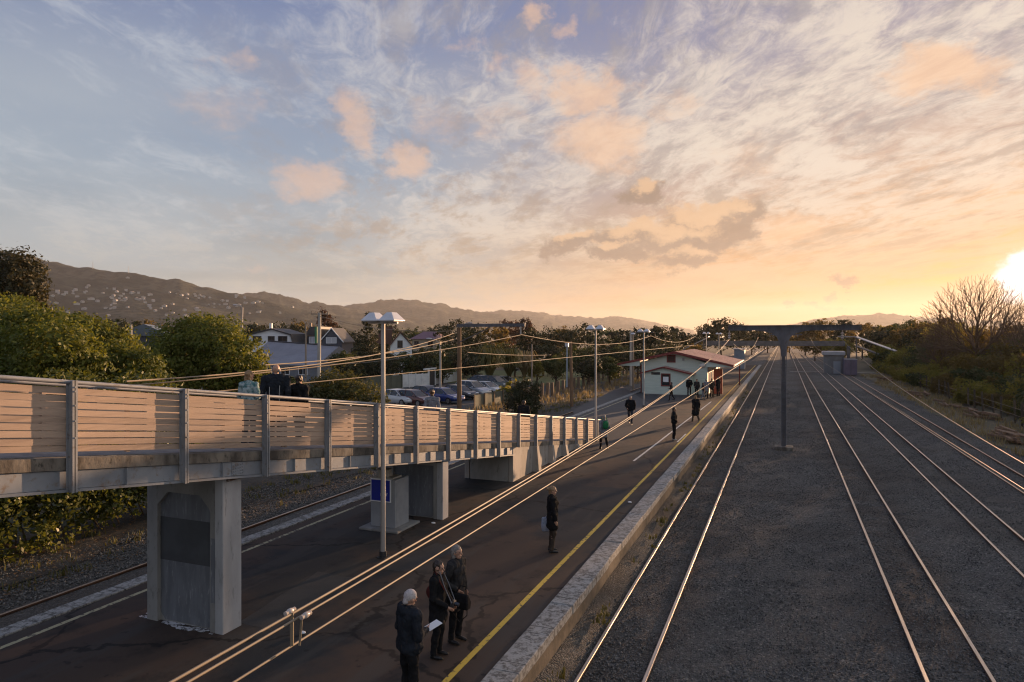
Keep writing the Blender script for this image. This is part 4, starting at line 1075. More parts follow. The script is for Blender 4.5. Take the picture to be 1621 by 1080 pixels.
# navy gabled house
D = 124; k = D/FOC; L = Loc(522, D)
n1 = empty('navy_house', L.o, 'dark blue house with white-edged gable behind the concrete power pole', 'house')
mb = MB(); lprism(mb,L,[((508-522)*k,0),((541-522)*k,0),((541-522)*k,zrow(541,D)),((525-522)*k,zrow(522,D)),((508-522)*k,zrow(541,D))],0,9); lbox(mb,L,(484-522)*k,(508-522)*k-.01,1.2,9,0,zrow(532,D)); mb.build('wall', M_NAVY, n1)
mb = MB(); up = [((505-522)*k,zrow(543,D)),((525-522)*k,zrow(520.5,D)),((544-522)*k,zrow(543,D))]
lprism(mb,L,up+[(a,z+.2) for a,z in reversed(up)],-.05,9); lprism(mb,L,[((481-522)*k,zrow(531.5,D)),((506-522)*k,zrow(531.5,D)),((506-522)*k,zrow(517,D)),((488-522)*k,zrow(517,D))],.9,8.5); mb.build('roof', M_SLATE, n1)
mb = MB(); lprism(mb,L,up+[(a,z+.22) for a,z in reversed(up)],-.25,-.06); mb.build('bargeboard', M_WB, n1)
lwin(L,(517-522)*k,(532-522)*k,zrow(543,D),zrow(535,D),0,n1,M_WB,mat('blind_white',(0.5,0.5,0.54),None,rough=.5))
lwin(L,(487-522)*k,(495-522)*k,zrow(543,D),zrow(534,D),1.2,n1,M_WB,mat('blind_pale',(0.42,0.42,0.48),None,rough=.5))
mb = MB(); lbox(mb,L,(482-522)*k,(485-522)*k,3,3.6,zrow(530,D),zrow(511,D)); mb.build('chimney', M_WOODG, n1)
# white gable cottage
D = 108; k = D/FOC; L = Loc(634, D, 10)
c1_ = empty('white_cottage', L.o, 'white gabled cottage with one dark window and brown roof', 'house')
P = [((618-634)*k,0),((652-634)*k,0),((652-634)*k,zrow(548,D)),((634-634)*k,zrow(528,D)),((618-634)*k,zrow(548,D))]
mb = MB(); lprism(mb,L,P,0,8); mb.build('wall', M_WB, c1_)
up = [((615-634)*k,zrow(551,D)),(0,zrow(526.5,D)),((655-634)*k,zrow(551,D))]
mb = MB(); lprism(mb,L,up+[(a,z+.22) for a,z in reversed(up)],-.3,8.3); lprism(mb,L,[((590-634)*k,zrow(545,D)),((620-634)*k,zrow(545,D)),((622-634)*k,zrow(516,D)),((606-634)*k,zrow(518,D))],5,12); mb.build('roof', M_BRN, c1_)
lwin(L,(630-634)*k,(636.5-634)*k,zrow(550,D),zrow(540,D),0,c1_,M_SLATE)
# pinkish villa behind
D = 140; k = D/FOC; L = Loc(672, D, -8)
v1 = empty('cream_villa', L.o, 'cream villa with plum-coloured hip roof half hidden by trees', 'house')
mb = MB(); lbox(mb,L,(652-672)*k,(690-672)*k,0,9,0,zrow(537,D)); mb.build('wall', mat('cream_wall',(0.48,0.40,0.30),(0.42,0.35,0.27),1.5,.7,space='pos'), v1)
mb = MB(); mb.loft([[L((648-672)*k,-.5,zrow(537,D)),L((694-672)*k,-.5,zrow(537,D)),L((694-672)*k,9.5,zrow(537,D)),L((648-672)*k,9.5,zrow(537,D))],[L((664-672)*k,4,zrow(524,D)),L((682-672)*k,4,zrow(524,D)),L((682-672)*k,5,zrow(524,D)),L((664-672)*k,5,zrow(524,D))]]); mb.build('roof', mat('plum_roof',(0.20,0.10,0.12),(0.16,0.08,0.1),2,.6,space='pos'), v1)
for (a,b_) in ((656,662),(678,685)): lwin(L,(a-672)*k,(b_-672)*k,zrow(549,D),zrow(541,D),0,v1,M_BRN)
# dark house between the two big trees
D = 95; k = D/FOC; L = Loc(222, D, 20)
d1 = empty('blue_grey_house', L.o, 'blue-grey roofed house half hidden between the two green trees', 'house')
mb = MB(); lbox(mb,L,-3.5,3.5,0,8,0,zrow(531,D)); mb.build('wall', M_NAVY, d1)
mb = MB(); lprism(mb,L,[(-4,zrow(532,D)),(4,zrow(532,D)),(0.5,zrow(513,D))],-.4,8.4); mb.build('roof', mat('blue_grey_roof',(0.13,0.16,0.19),(0.10,0.12,0.15),1,.5,space='pos'), d1)
# ------------------------------------------------------------------ car park, fences
sheet('road', -80, -22.4, 40, 112, 0.0, mat('car_park_asphalt',(0.06,0.06,0.062),(0.045,0.045,0.047),1.5,.85,space='pos'), 4, .5, .4)
M_LAWN = mat('lit_lawn',(0.12,0.13,0.04),(0.08,0.095,0.03),.5,.95,space='pos',c3=(0.16,0.15,0.06),bump=.8,bscale=9)
sheet('lawn', -62, -24, 84, 118, 0.05, M_LAWN, 3, .6, .6)
def fence(pxa, pxb, ra, rb, h, label, m, mp_, n, name='fence', cat='fence', boards=None):
    a, b_ = gz(pxa, ra, 0), gz(pxb, rb, 0)
    t = empty(name, (a+b_)/2, label, cat); d_ = (b_-a); L_ = d_.length; u = d_/L_; s_ = Vector((u.y,-u.x,0))
    mb = MB(); k = int(L_/.14)
    for i in range(k):
        q = a+u*(L_*(i+.5)/k); hh = h+random.uniform(-.02,.02)
        mb.obox(q+V(0,0,hh/2+.05), u*.064, s_*.012, V(0,0,hh/2))
    mb.build('boards', m, t)
    mb = MB()
    for zz in (.35, h-.25): mb.obox((a+b_)/2 - s_*.05 + V(0,0,zz), u*(L_/2), s_*.03, V(0,0,.05))
    mb.build('rail', mp_, t)
    for i in range(n+1):
        q = a+u*(L_*i/n); mb = MB(); mb.obox(q+s_*.06+V(0,0,(h+.1)/2), u*.06, s_*.045, V(0,0,(h+.15)/2)); mb.build('post', mp_, t)
    return t
M_FWH = mat('white_picket', (0.74,0.74,0.74),(0.64,0.64,0.64),2,.7,space='pos')
M_FGR = mat('grey_green_fence', (0.13,0.135,0.10),(0.10,0.105,0.08),1.5,.85,space='pos',stretch=(1,1,.3))
fence(637, 678, 614, 611.5, 1.6, 'white boarded fence left of the garden gateway', M_FWH, M_FWH, 4)
fence(688, 722, 609, 604, 1.3, 'lower white boarded fence right of the garden gateway', M_FWH, M_FWH, 4)
fence(530, 636, 622, 615, 1.6, 'dull grey-green board fence next to the white fence', M_FGR, M_FGR, 6)
a, b_ = gz(677.5,611,0), gz(687.5,609.5,0)
gt = empty('garden_gateway', (a+b_)/2, 'white portal gateway with dark door in the white fence', 'gateway')
u = (b_-a).normalized(); s_ = Vector((u.y,-u.x,0)); W_ = (b_-a).length
for q in (0,W_): 
    mb = MB(); mb.obox(a+u*q+s_*.1+V(0,0,1.05), u*.09, s_*.09, V(0,0,1.05)); mb.build('post', M_FWH, gt)
mb = MB(); mb.obox(a+u*(W_/2-.5)+s_*.1+V(0,0,2.2), u*(W_/2+.75), s_*.14, V(0,0,.09)); mb.build('lintel', M_FWH, gt)
mb = MB(); mb.obox(a+u*W_/2+s_*.08+V(0,0,1.0), u*(W_/2-.1), s_*.03, V(0,0,.98)); mb.build('gate', M_SLATE, gt)
# timber retaining posts along the left bank
M_STUB = mat('old_retaining_timber', (0.20,0.13,0.08),(0.13,0.09,0.06),3,.9,space='pos',stretch=(3,3,.6),c3=(0.26,0.21,0.14))
a, b_ = gz(852, 633, 0), gz(1003, 590, 0)
n = 22
proto = None
for i in range(n):
    q = a.lerp(b_, (i/(n-1))**1.25)
    if proto is None:
        mb = MB(); mb.box(-.16,.16,-.13,.13,-.1,1.55); proto = mb.build('retaining_post', M_STUB, bevel=.03)
        props(proto, 'squat weathered timber post in the row retaining the far bank', 'post', 'timber posts retaining the far bank'); o = proto
    else: o = proto.copy(); COL.objects.link(o)
    o.location = (q.x+random.uniform(-.08,.08), q.y, 0); o.rotation_euler = (random.uniform(-.05,.05), random.uniform(-.05,.05), random.uniform(-.3,.3)); o.scale = (1,1,random.uniform(.85,1.1))
fence(750, 822, 650, 634, 1.25, 'dark paling fence between parked cars and the far track', M_FGR, M_STUB, 5)
fence(822, 850, 634, 628, 1.1, 'short broken paling fence beside the dark bush', M_STUB, M_STUB, 3)
# fence posts in the scrub by the outer track
proto = None
for i in range(26):
    yy = 40 + i*2.55
    if proto is None:
        mb = MB(); mb.box(-.07,.07,-.05,.05,-.1,1.75); proto = mb.build('fence_post', mat('dark_fence_post',(0.10,0.075,0.05),(0.07,0.055,0.04),3,.9,space='pos'), bevel=.01)
        props(proto, 'dark upright fence post in the scrub beyond the outer track', 'post', 'fence posts along the scrub'); o = proto
    else: o = proto.copy(); COL.objects.link(o)
    o.location = (15.7+random.uniform(-.15,.15), yy+random.uniform(-.3,.3), 0); o.rotation_euler = (random.uniform(-.06,.06), random.uniform(-.08,.08), 0)
wire([[V(15.62,38,1.2),V(15.62,106,1.2)],[V(15.62,38,.7),V(15.62,106,.7)]], 'fence_wire', 'rusty wires strung along the fence posts in the scrub', 'wire', .012, M_CABLE)
# timber stacks beside the outer track
M_LOG = mat('sawn_old_timber', (0.24,0.135,0.075),(0.14,0.085,0.05),4,.85,space='pos',c3=(0.36,0.27,0.18))
groups = [((1600,698),'heaped old sleepers nearest the camera beside the outer track',16),((1545,660),'long reddish beams lying along the outer track verge',9),((1505,645),'two pale leaning baulks propped on the timber heap',5),((1455,628),'low scatter of planks below the scrub, third heap along',12),((1400,603),'farthest heap of broken timber by the verge',14)]
for (pp_, lab, n) in groups:
    c = gz(pp_[0], pp_[1], 0); 
    for j in range(n):
        L_ = random.uniform(2.0,3.8); an_ = R_(96) + random.uniform(-.20,.20) + (random.uniform(-.5,.5) if j % 5 == 0 else 0)
        q = c + V(random.uniform(-.7,.7), random.uniform(-2.2,2.2), .14 + (j%3)*.17)
        u = V(math.cos(an_), math.sin(an_), random.uniform(-.06,.06)); s_ = V(-u.y,u.x,0)
        mb = MB(); w_ = random.uniform(.07,.12); mb.obox(q, u*L_/2, s_*w_, V(0,0,random.uniform(.05,.09)))
        o = mb.build('old_sleeper', M_LOG, loc=q, bevel=.01)
        props(o, 'weathered timber baulk in the ' + {16:'heap nearest the camera by the outer track',9:'long reddish heap on the verge',5:'pale propped heap on the verge',12:'low scattered heap below the scrub',14:'farthest heap by the verge'}[n], 'timber', lab)
# ------------------------------------------------------------------ foliage
def m_leaf(name, c1, c2, c3=None, trans=0.35, rough=0.6):
    m = bpy.data.materials.new(name); m.use_nodes = True
    nt = NT(m.node_tree); b = m.node_tree.nodes['Principled BSDF']; out = m.node_tree.nodes['Material Output']
    r = nt.island(); p = nt.pos()
    f = nt.smooth(0.35, 0.65, nt.noise(p, 0.5, 4, 0.6))
    c = nt.mix(r, c1, c2)
    if c3 is not None: c = nt.mix(f*0.7, c, c3)
    nt.put(b.inputs['Base Color'], c); b.inputs['Roughness'].default_value = rough; b.inputs['Specular IOR Level'].default_value = 0.3
    tr = m.node_tree.nodes.new('ShaderNodeBsdfTranslucent'); nt.put(tr.inputs[0], nt.mix(1.0, c, (1.5, 1.35, 0.7), 'MULTIPLY'))
    mx = m.node_tree.nodes.new('ShaderNodeMixShader'); mx.inputs[0].default_value = trans
    nt.l.new(b.outputs[0], mx.inputs[1]); nt.l.new(tr.outputs[0], mx.inputs[2]); nt.l.new(mx.outputs[0], out.inputs[0])
    return m
M_LF_BRIGHT = m_leaf('bright_evergreen_leaf', (0.10,0.125,0.022), (0.20,0.20,0.035), (0.065,0.085,0.018), .38)
M_LF_MID = m_leaf('mid_green_leaf', (0.050,0.066,0.020), (0.095,0.105,0.030), (0.032,0.045,0.016), .28)
M_LF_DARK = m_leaf('dark_evergreen_leaf', (0.030,0.040,0.018), (0.060,0.066,0.026), (0.040,0.036,0.018), .22)
M_LF_RUST = m_leaf('russet_leaf', (0.085,0.040,0.026), (0.13,0.065,0.038), (0.06,0.035,0.022), .25)
M_LF_BROWN = m_leaf('brown_green_leaf', (0.11,0.083,0.03), (0.19,0.135,0.045), (0.07,0.06,0.025), .5)
M_LF_IVY = m_leaf('ivy_leaf', (0.070,0.088,0.020), (0.16,0.165,0.040), (0.05,0.064,0.016), .35, .45)
M_LF_OLIVE = m_leaf('olive_leaf', (0.065,0.074,0.024), (0.12,0.115,0.036), (0.05,0.055,0.02), .35)
M_LF_HIGH = m_leaf('dark_bronze_leaf', (0.050,0.046,0.020), (0.085,0.070,0.028), (0.035,0.036,0.017), .25)
M_LF_SCRUB = m_leaf('scrub_leaf', (0.13,0.145,0.038), (0.26,0.235,0.065), (0.17,0.14,0.042), .6)
M_BARK = mat('bark', (0.13,0.09,0.06), (0.075,0.052,0.038), 4, .95, space='obj', bump=.5, bscale=14, stretch=(3,3,.6))
M_TWIG = mat('bare_twig', (0.15,0.10,0.065), (0.10,0.066,0.042), 3, .9, space='obj')
def leaf_cloud(lobes, n, size, clump=0.22, per=26, squash=0.8, shell=(0.55,1.0), rng=None, droop=0.0):
    rng = rng or RNG
    L = np.array(lobes, float)
    area = (L[:,3]*L[:,4]*L[:,5])**(2/3); area /= area.sum()
    nc = max(4, n//per)
    li = rng.choice(len(L), nc, p=area)
    dirs = rng.normal(size=(nc,3)); dirs[:,2] = dirs[:,2]*0.9+0.12; dirs /= np.linalg.norm(dirs, axis=1)[:,None]
    rad = shell[0] + (shell[1]-shell[0])*rng.random(nc)**0.6
    rad *= rng.uniform(0.80, 1.20, nc)
    cc = L[li,0:3] + dirs*rad[:,None]*L[li,3:6]
    rl = (L[li,3]*L[li,4]*L[li,5])**(1/3)
    cs = clump*rl*rng.uniform(0.5, 1.4, nc)
    ci = np.repeat(np.arange(nc), per)
    P = cc[ci] + rng.normal(size=(len(ci),3))*cs[ci][:,None]*np.array([1,1,squash])*0.62
    P[:,2] -= droop*rng.random(len(ci))
    N = dirs[ci]*0.9 + rng.normal(size=(len(ci),3))*0.75 + np.array([0,0,0.35]); N /= np.linalg.norm(N, axis=1)[:,None]
    A = np.cross(N, rng.normal(size=N.shape)); A /= np.linalg.norm(A, axis=1)[:,None]+1e-9
    B = np.cross(N, A)
    s = size*rng.uniform(0.6, 1.35, len(ci))[:,None]
    v = np.stack([P-A*s*0.95, P-B*s*0.5+N*s*.12, P+A*s*0.95, P+B*s*0.5+N*s*.12], 1).reshape(-1,3)
    q = np.arange(len(v), dtype=np.int32).reshape(-1,4)
    return v, q
def limb_mesh(base, H, spread, r, nl=7, seed=1, up=0.75):
    rg = random.Random(seed); mb = MB(); base = Vector(base)
    top = base + V(rg.uniform(-.06,.06)*H, rg.uniform(-.06,.06)*H, H*up)
    pts = [base-V(0,0,.15), base+V(0,0,H*.15), base.lerp(top,.55)+V(rg.uniform(-.03,.03)*H,rg.uniform(-.03,.03)*H,0), top]
    mb.tube(pts, [r*1.25, r, r*.62, r*.2], 7)
    for i in range(nl):
        t = .3+.6*i/nl; p = base.lerp(top, t); a = i*2.4+rg.uniform(-.4,.4); l = spread*(1-.5*t)*rg.uniform(.7,1.1)
        m_ = p + V(math.cos(a)*l*.5, math.sin(a)*l*.5, l*.28); e = p + V(math.cos(a)*l, math.sin(a)*l, l*.62)
        mb.tube([p, m_, e], [r*.42*(1.1-t*.5), r*.28*(1.1-t*.5), r*.06], 5)
    return mb
def tree(label, lobes, n, leaf, m, base, H, r=.22, group=None, name='tree', per=26, clump=.22, cat='tree', seed=1, shell=(.55,1.0), spread=None, droop=0.0):
    t = empty(name, base, label, cat, group)
    spread = spread or max(l[3] for l in lobes)*1.1
    limb_mesh(base, H, spread, r, seed=seed).build('trunk', M_BARK, t, smooth=True)
    v, q = leaf_cloud(lobes, n, leaf, clump=clump, per=per, shell=shell, droop=droop)
    np_mesh('crown', v, q, m, t)
    return t
def lobes_px(lst, D, dj=0.0):
    # lobes given as bearing/height of their middle and radii as seen, at distance D
    out = []
    for (px, py, rx, rz, *dd) in lst:
        p = gd(px, py, D+(dd[0] if dd else 0)); k = (D+(dd[0] if dd else 0))/FOC
        out.append((p.x, p.y, p.z, rx*k, (rx+rz)/2*k, rz*k))
    return out
def base_px(px, D):
    p = gd(px, HZ, D); return V(p.x, p.y, -0.05)
# big bright trees behind the ramp
tree('large bright green tree rising behind the near end of the ramp', lobes_px([(-10,545,75,72,2),(60,540,62,52,0),(20,500,50,30,4),(95,565,60,60,-2),(-60,560,60,60,0),(40,610,90,60,-1)],29), 52000, .09, M_LF_BRIGHT, base_px(30,30), 6.5, .3, seed=2, clump=.2)
tree('bright green tree sloping down behind the ramp, right of the larger one', lobes_px([(130,535,42,36,0),(165,560,52,44,0),(200,590,52,44,-1),(150,610,70,45,1),(225,612,36,32,-2),(110,520,26,22,2)],31), 42000, .09, M_LF_BRIGHT, base_px(165,32), 6, .26, seed=3, clump=.2)
tree('rounded yellow-green tree behind the ramp beside the walkers', lobes_px([(320,545,70,44,0),(285,570,54,48,-1),(365,572,52,46,-1),(330,520,44,22,2),(320,605,90,40,0),(395,600,30,30,-1),(250,590,30,40,0)],44), 40000, .12, M_LF_BRIGHT, base_px(320,45), 6.5, .28, seed=4, clump=.2)
tree('tall dark brownish tree at the far left above the bright trees', lobes_px([(-20,440,50,44,0),(25,425,40,28,0),(40,455,34,26,-2),(0,480,60,40,2),(55,478,22,16,0),(-40,500,60,60,0)],72), 26000, .2, M_LF_HIGH, base_px(0,72), 14, .5, seed=5, clump=.25)
tree('low olive bush behind the ramp walkers, below the grey shed', lobes_px([(530,615,46,28,0),(565,630,45,26,-1),(500,632,40,26,-1),(590,640,28,18,-2),(470,640,40,26,0)],50), 14000, .11, M_LF_OLIVE, base_px(535,50), 3.2, .14, name='bush', cat='bush', seed=6, clump=.2)
tree('dark rounded bush at the end of the paling fence', lobes_px([(832,622,22,22,0),(824,640,26,20,0),(842,640,18,16,0)],56), 6000, .10, M_LF_DARK, base_px(832,56), 2.5, .1, name='bush', cat='bush', seed=7)
tree('small light green shrub next to the parked cars', lobes_px([(812,612,14,10,0),(800,622,14,10,0)],66), 1800, .11, M_LF_SCRUB, base_px(810,66), 2, .07, name='bush', cat='bush', seed=8)
# ivy bank under the ramp
ivy = empty('ivy_hedge', (-20.8, 12, 0), 'thick sunlit ivy hedge under the ramp beyond the far track', 'ivy hedge')
lob = []
rg = random.Random(5)
for i in range(24):
    yy = 5.0+i*.62; lob.append((-20.6+rg.uniform(-.4,.4), yy, rg.uniform(.5,2.4), rg.uniform(.7,1.1), rg.uniform(.7,1.2), rg.uniform(.8,1.4)))
for i in range(16):
    yy = 5.0+i*.95; lob.append((-22.2+rg.uniform(-.6,.6), yy, rg.uniform(2.6,4.2), 1.2, 1.2, 1.2))
v, q = leaf_cloud(lob, 70000, .085, clump=.26, per=22); np_mesh('leaves', v, q, M_LF_IVY, ivy)
mb = MB()
for i in range(26):
    yy = 5+i*.58; a = V(-20.9+rg.uniform(-.3,.3), yy, -.05); mb.tube([a, a+V(-.3,rg.uniform(-.5,.5),.8), a+V(-.7,rg.uniform(-.9,.9),2.0)], [.035,.025,.012], 5)
mb.build('stems', M_TWIG, ivy)
lg = gz(10, 885, 0.0); mb = MB(); mb.tube([lg+V(-1.2,-.8,.5), lg+V(-.3,0,.42), lg+V(.1,.3,.2), lg+V(.15,.5,-.02)], [.07,.065,.05,.03], 7)
props(mb.build('fallen_branch', M_LOG, loc=lg, smooth=True), 'orange-brown broken branch lying below the ivy', 'branch')
# leaf litter and weeds
def tufts(name, pts, n, h, m, spread=.25, wid=.012):
    v, q = [], []
    for (cx,cy,cz) in pts:
        for k in range(n):
            a = RNG.uniform(0,6.28); r = spread*abs(RNG.normal())*.5; x0, y0 = cx+math.cos(a)*r, cy+math.sin(a)*r
            hh = h*RNG.uniform(.4,1.2); la = RNG.uniform(0,6.28); l = hh*RNG.uniform(.2,.8); w_ = wid*RNG.uniform(.7,1.5)
            dx, dy = -math.sin(la)*w_, math.cos(la)*w_; b0 = len(v)
            v += [(x0-dx,y0-dy,cz),(x0+dx,y0+dy,cz),(x0+math.cos(la)*l*.5+dx*.7,y0+math.sin(la)*l*.5+dy*.7,cz+hh*.7),(x0+math.cos(la)*l*.5-dx*.7,y0+math.sin(la)*l*.5-dy*.7,cz+hh*.7),
                  (x0+math.cos(la)*l,y0+math.sin(la)*l,cz+hh),(x0+math.cos(la)*l,y0+math.sin(la)*l,cz+hh)]
            q += [(b0,b0+1,b0+2,b0+3),(b0+3,b0+2,b0+4,b0+5)]
    return props(np_mesh(name, v, q, m), kind='stuff')
M_WEED = m_leaf('weed_leaf', (0.085,0.085,0.028), (0.15,0.14,0.05), None, .3)
M_DRYG = m_leaf('dry_grass_blade', (0.20,0.15,0.08), (0.30,0.24,0.13), None, .3)
pts = [(-3.80+abs(rg.gauss(0,.13)), 10+70*rg.random()**1.4, .30) for i in range(80)]
tufts('weeds', pts, 14, .13, M_WEED, .16)
pts = [(rg.uniform(11.6,15.5), rg.uniform(34,125), .03) for i in range(420)]
tufts('dry_grass', pts, 14, .4, M_DRYG, .5, .018)
pts = [(rg.uniform(-20.6,-17.6), rg.uniform(7,75), .03) for i in range(260)]
tufts('bank_grass', pts, 14, .22, M_WEED, .35, .014)
pts = [(rg.uniform(-26,-18.6), rg.uniform(45,120), .03) for i in range(380)]
tufts('rough_grass', pts, 14, .45, M_DRYG, .6, .02)
ll = 9000; P_ = np.stack([RNG.uniform(-21.5,-17.4,ll), 6+60*RNG.random(ll)**1.4, np.full(ll,.085)],1)
A_ = RNG.uniform(0,6.28,ll); S_ = RNG.uniform(.02,.055,ll); ax_ = np.stack([np.cos(A_),np.sin(A_),RNG.uniform(-.4,.4,ll)],1)*S_[:,None]; ay_ = np.stack([-np.sin(A_),np.cos(A_),RNG.uniform(-.4,.4,ll)],1)*S_[:,None]*.6
props(np_mesh('leaf_litter', np.stack([P_-ax_,P_-ay_,P_+ax_,P_+ay_],1).reshape(-1,3), np.arange(ll*4).reshape(-1,4), m_leaf('fallen_leaf', (0.10,0.055,0.028), (0.20,0.12,0.06), None, .15)), kind='stuff')
# ------------------------------------------------------------------ belt of trees beyond the town and station
mats = {'d': M_LF_DARK, 'm': M_LF_MID, 'r': M_LF_RUST, 'b': M_LF_BROWN, 's': M_LF_SCRUB}
def belt_tree(px, top, D, wpx, kind, label, n=2600, conifer=False, bottom=None, name='tree', group='trees in the belt behind the houses and car park'):
    k = D/FOC; zt = zrow(top, D); p = base_px(px, D); wr = wpx/2*k
    lob = []; rg_ = random.Random(int(px*7+D))
    zb = max(.8, zt*.18) if bottom is None else bottom
    H_ = zt - zb
    if conifer:
        for i in range(9):
            t = i/8; lob.append((p.x, p.y, zb+H_*t*.96, wr*(1-.88*t), wr*(1-.88*t), H_*.085))
    else:
        lob.append((p.x, p.y, zb+H_*.5, wr*.8, wr*.8, H_*.45))
        for i in range(6):
            a = rg_.uniform(0,6.28); hh = rg_.uniform(.3,.86); rr_ = rg_.uniform(.28,.5)
            lob.append((p.x+math.cos(a)*wr*.62, p.y+math.sin(a)*wr*.62, zb+H_*hh-(.1*H_ if hh>.7 else 0), wr*rr_, wr*rr_, min(H_*.3, wr*rr_)))
        lob.append((p.x+rg_.uniform(-.2,.2)*wr, p.y, zt-H_*.16, wr*.42, wr*.42, H_*.16))
    t = tree(label, lob, n, max(.16, .0018*D), mats[kind], p, zt*.85, .1+.012*zt, group=group, name=name, seed=int(px), clump=.26, per=8 if conifer else 22)
    return t
GEN = {'d':'dark evergreen tree in the belt behind the houses and car park','m':'mid green tree in the belt behind the houses and car park','b':'brownish autumn tree in the belt behind the houses and car park','r':'russet leafy tree in the belt behind the houses and car park','s':'pale olive tree in the belt behind the houses and car park'}
belt = [(185,503,150,70,'d'),(215,508,140,50,'d'),(240,505,165,60,'b'),(455,505,150,60,'d'),(475,510,165,70,'b'),(420,512,160,70,'d'),(395,514,170,60,'d'),(548,516,150,60,'d'),
 (610,512,150,50,'d'),(650,520,160,60,'m'),(690,516,150,60,'d'),(720,506,135,70,'d'),(745,510,120,60,'d'),(775,512,150,60,'b'),(800,506,170,50,'r'),(828,503,165,44,'r'),
 (840,520,130,60,'d'),(870,516,150,60,'d'),(893,518,160,60,'b'),(920,512,150,60,'d'),(955,516,170,60,'m'),(985,520,150,50,'d'),(1010,518,160,50,'d'),(1045,515,140,60,'d'),(1070,517,150,44,'d'),(1095,530,170,40,'d'),
 (700,545,112,70,'m'),(735,548,105,70,'d'),(775,545,105,60,'m'),(815,548,108,70,'d'),(860,545,110,64,'d'),(905,548,104,70,'m'),(945,550,104,70,'d'),(980,548,106,60,'m'),(1010,548,100,60,'d'),(640,552,125,60,'d'),(880,566,88,40,'m'),(930,568,86,44,'d'),(965,566,90,40,'m'),(750,566,96,44,'d'),(850,570,92,30,'s'),(585,545,118,60,'d'),(570,560,100,50,'d'),(1050,540,115,70,'d'),(1095,545,125,50,'b'),(545,556,92,50,'m'),(610,565,92,60,'d')]
for (px,top,D,wp,kd) in belt: belt_tree(px, top, D, wp, kd, GEN[kd], n=2600 if D > 110 else 3400)
belt_tree(582, 496, 98, 62, 'd', 'dark pointed conifer between the dark blue house and white cottage', 6000, True, bottom=.6)
belt_tree(514, 490, 150, 40, 'r', 'round russet tree directly behind the concrete power pole', 2600)
for (px,top,D,wp) in ((1142,503,190,52),(1118,512,210,40),(1168,510,215,46)): belt_tree(px, top, D, wp, 'd', 'dark pine against the orange sky beyond the station', 2600, group='pines beyond the station')
GR = 'dense tree in the bank beyond the hut, under the orange sky'
for (px,top,D,wp,kd) in ((1275,510,230,50,'b'),(1305,505,220,50,'b'),(1335,506,210,46,'d'),(1365,512,190,50,'b'),(1395,518,170,54,'d'),(1425,520,150,54,'b'),(1455,520,140,60,'d'),(1490,524,120,60,'b'),(1250,522,260,60,'b'),(1215,520,250,50,'b'),(1190,522,240,50,'d'),(1290,535,180,50,'b'),(1330,535,165,50,'s'),(1400,545,135,54,'s')):
    belt_tree(px, top, D, wp, kd, GR, 2600, group='trees beyond the hut')
GT = 'tall broad tree beyond the scrub, added to shade the ballast'  # tree row added to keep the low sun off the ballast
for i in range(22):
    yy = 96 + i*9.5; xx = 31 + 5*math.sin(i*2.1) + (6 if i % 3 == 0 else 0) + yy*.012
    dep = -xx*SA*-1*0 + (-xx*SA + yy*CA); lat = xx*CA + yy*SA; px = PX0 + FOC*lat/dep
    h_ = 8.4 + 1.0*math.sin(i*1.7) + (2.2 if yy > 190 else 0)
    belt_tree(px, HZ - (h_-CZ)*FOC/dep, dep, (8.5+2*math.sin(i*3.1))*FOC/dep, 'bsbm'[i % 4], GT, 3200, group='tall trees beyond the scrub')
for (px,top,D,wp,kd) in ((612,556,94,46,'d'),(640,557,96,46,'m'),(668,552,98,50,'d'),(700,560,92,40,'m'),(560,572,80,46,'d'),(470,600,70,40,'m')): belt_tree(px, top, D, wp, kd, 'low garden tree below the white cottage and villa', 2600, bottom=.3, group='garden trees below the cottage')
# weeping pampas-like clumps lit from behind near the lawn
for (px,top,D,lab) in ((775,545,84,'arching pampas clump beside the lawn, nearest the wire mast'),(806,548,88,'middle arching pampas clump behind the lawn'),(830,552,92,'pale arching clump at the lawn corner')):
    p = base_px(px, D); zt = zrow(top, D); v, q = [], []
    for k in range(300):
        a = rg.uniform(0,6.28); l = rg.uniform(.5,1)*2.1; h = zt*rg.uniform(.55,1.0); w_ = .045
        dx, dy = -math.sin(a)*w_, math.cos(a)*w_; prev = None
        for t in (0,.3,.6,.85,1):
            r = l*t**1.6; z_ = h*math.sin(min(1,t*.78)*math.pi*.72)/math.sin(.78*math.pi*.72)*(1-.15*t) if t < .8 else h*(1-.9*(t-.8))
            c = (p.x+math.cos(a)*r, p.y+math.sin(a)*r, max(.1,z_)); b0 = len(v); v += [(c[0]-dx,c[1]-dy,c[2]),(c[0]+dx,c[1]+dy,c[2])]
            if prev is not None: q.append((prev,prev+1,b0+1,b0))
            prev = b0
    props(np_mesh('pampas_clump', v, q, M_DRYG if px == 830 else M_WEED, loc=p), lab, 'shrub')
# ------------------------------------------------------------------ scrub on the right beyond the outer track
protos = []
def scrub_proto(i, m, leaf=.12, n=5200, per=24):
    rg_ = random.Random(40+i); lob = [(0,0,1.5,1.5,1.5,1.35)]
    for k in range(8):
        a = rg_.uniform(0,6.28); lob.append((math.cos(a)*rg_.uniform(.6,1.5), math.sin(a)*rg_.uniform(.6,1.5), rg_.uniform(.6,2.7), rg_.uniform(.5,1.0), rg_.uniform(.5,1.0), rg_.uniform(.5,.9)))
    t = empty('shrub', (0,0,0)); v, q = leaf_cloud(lob, n, leaf, clump=.28, per=per, droop=.2); np_mesh('foliage', v, q, m, t)
    mb = MB()
    for k in range(9):
        a = rg_.uniform(0,6.28); r = rg_.uniform(.4,1.3); mb.tube([(0,0,-.1),(math.cos(a)*r*.4,math.sin(a)*r*.4,1.1),(math.cos(a)*r,math.sin(a)*r,rg_.uniform(1.8,2.9))], [.06,.04,.012], 5)
    mb.build('stems', M_TWIG, t); return t
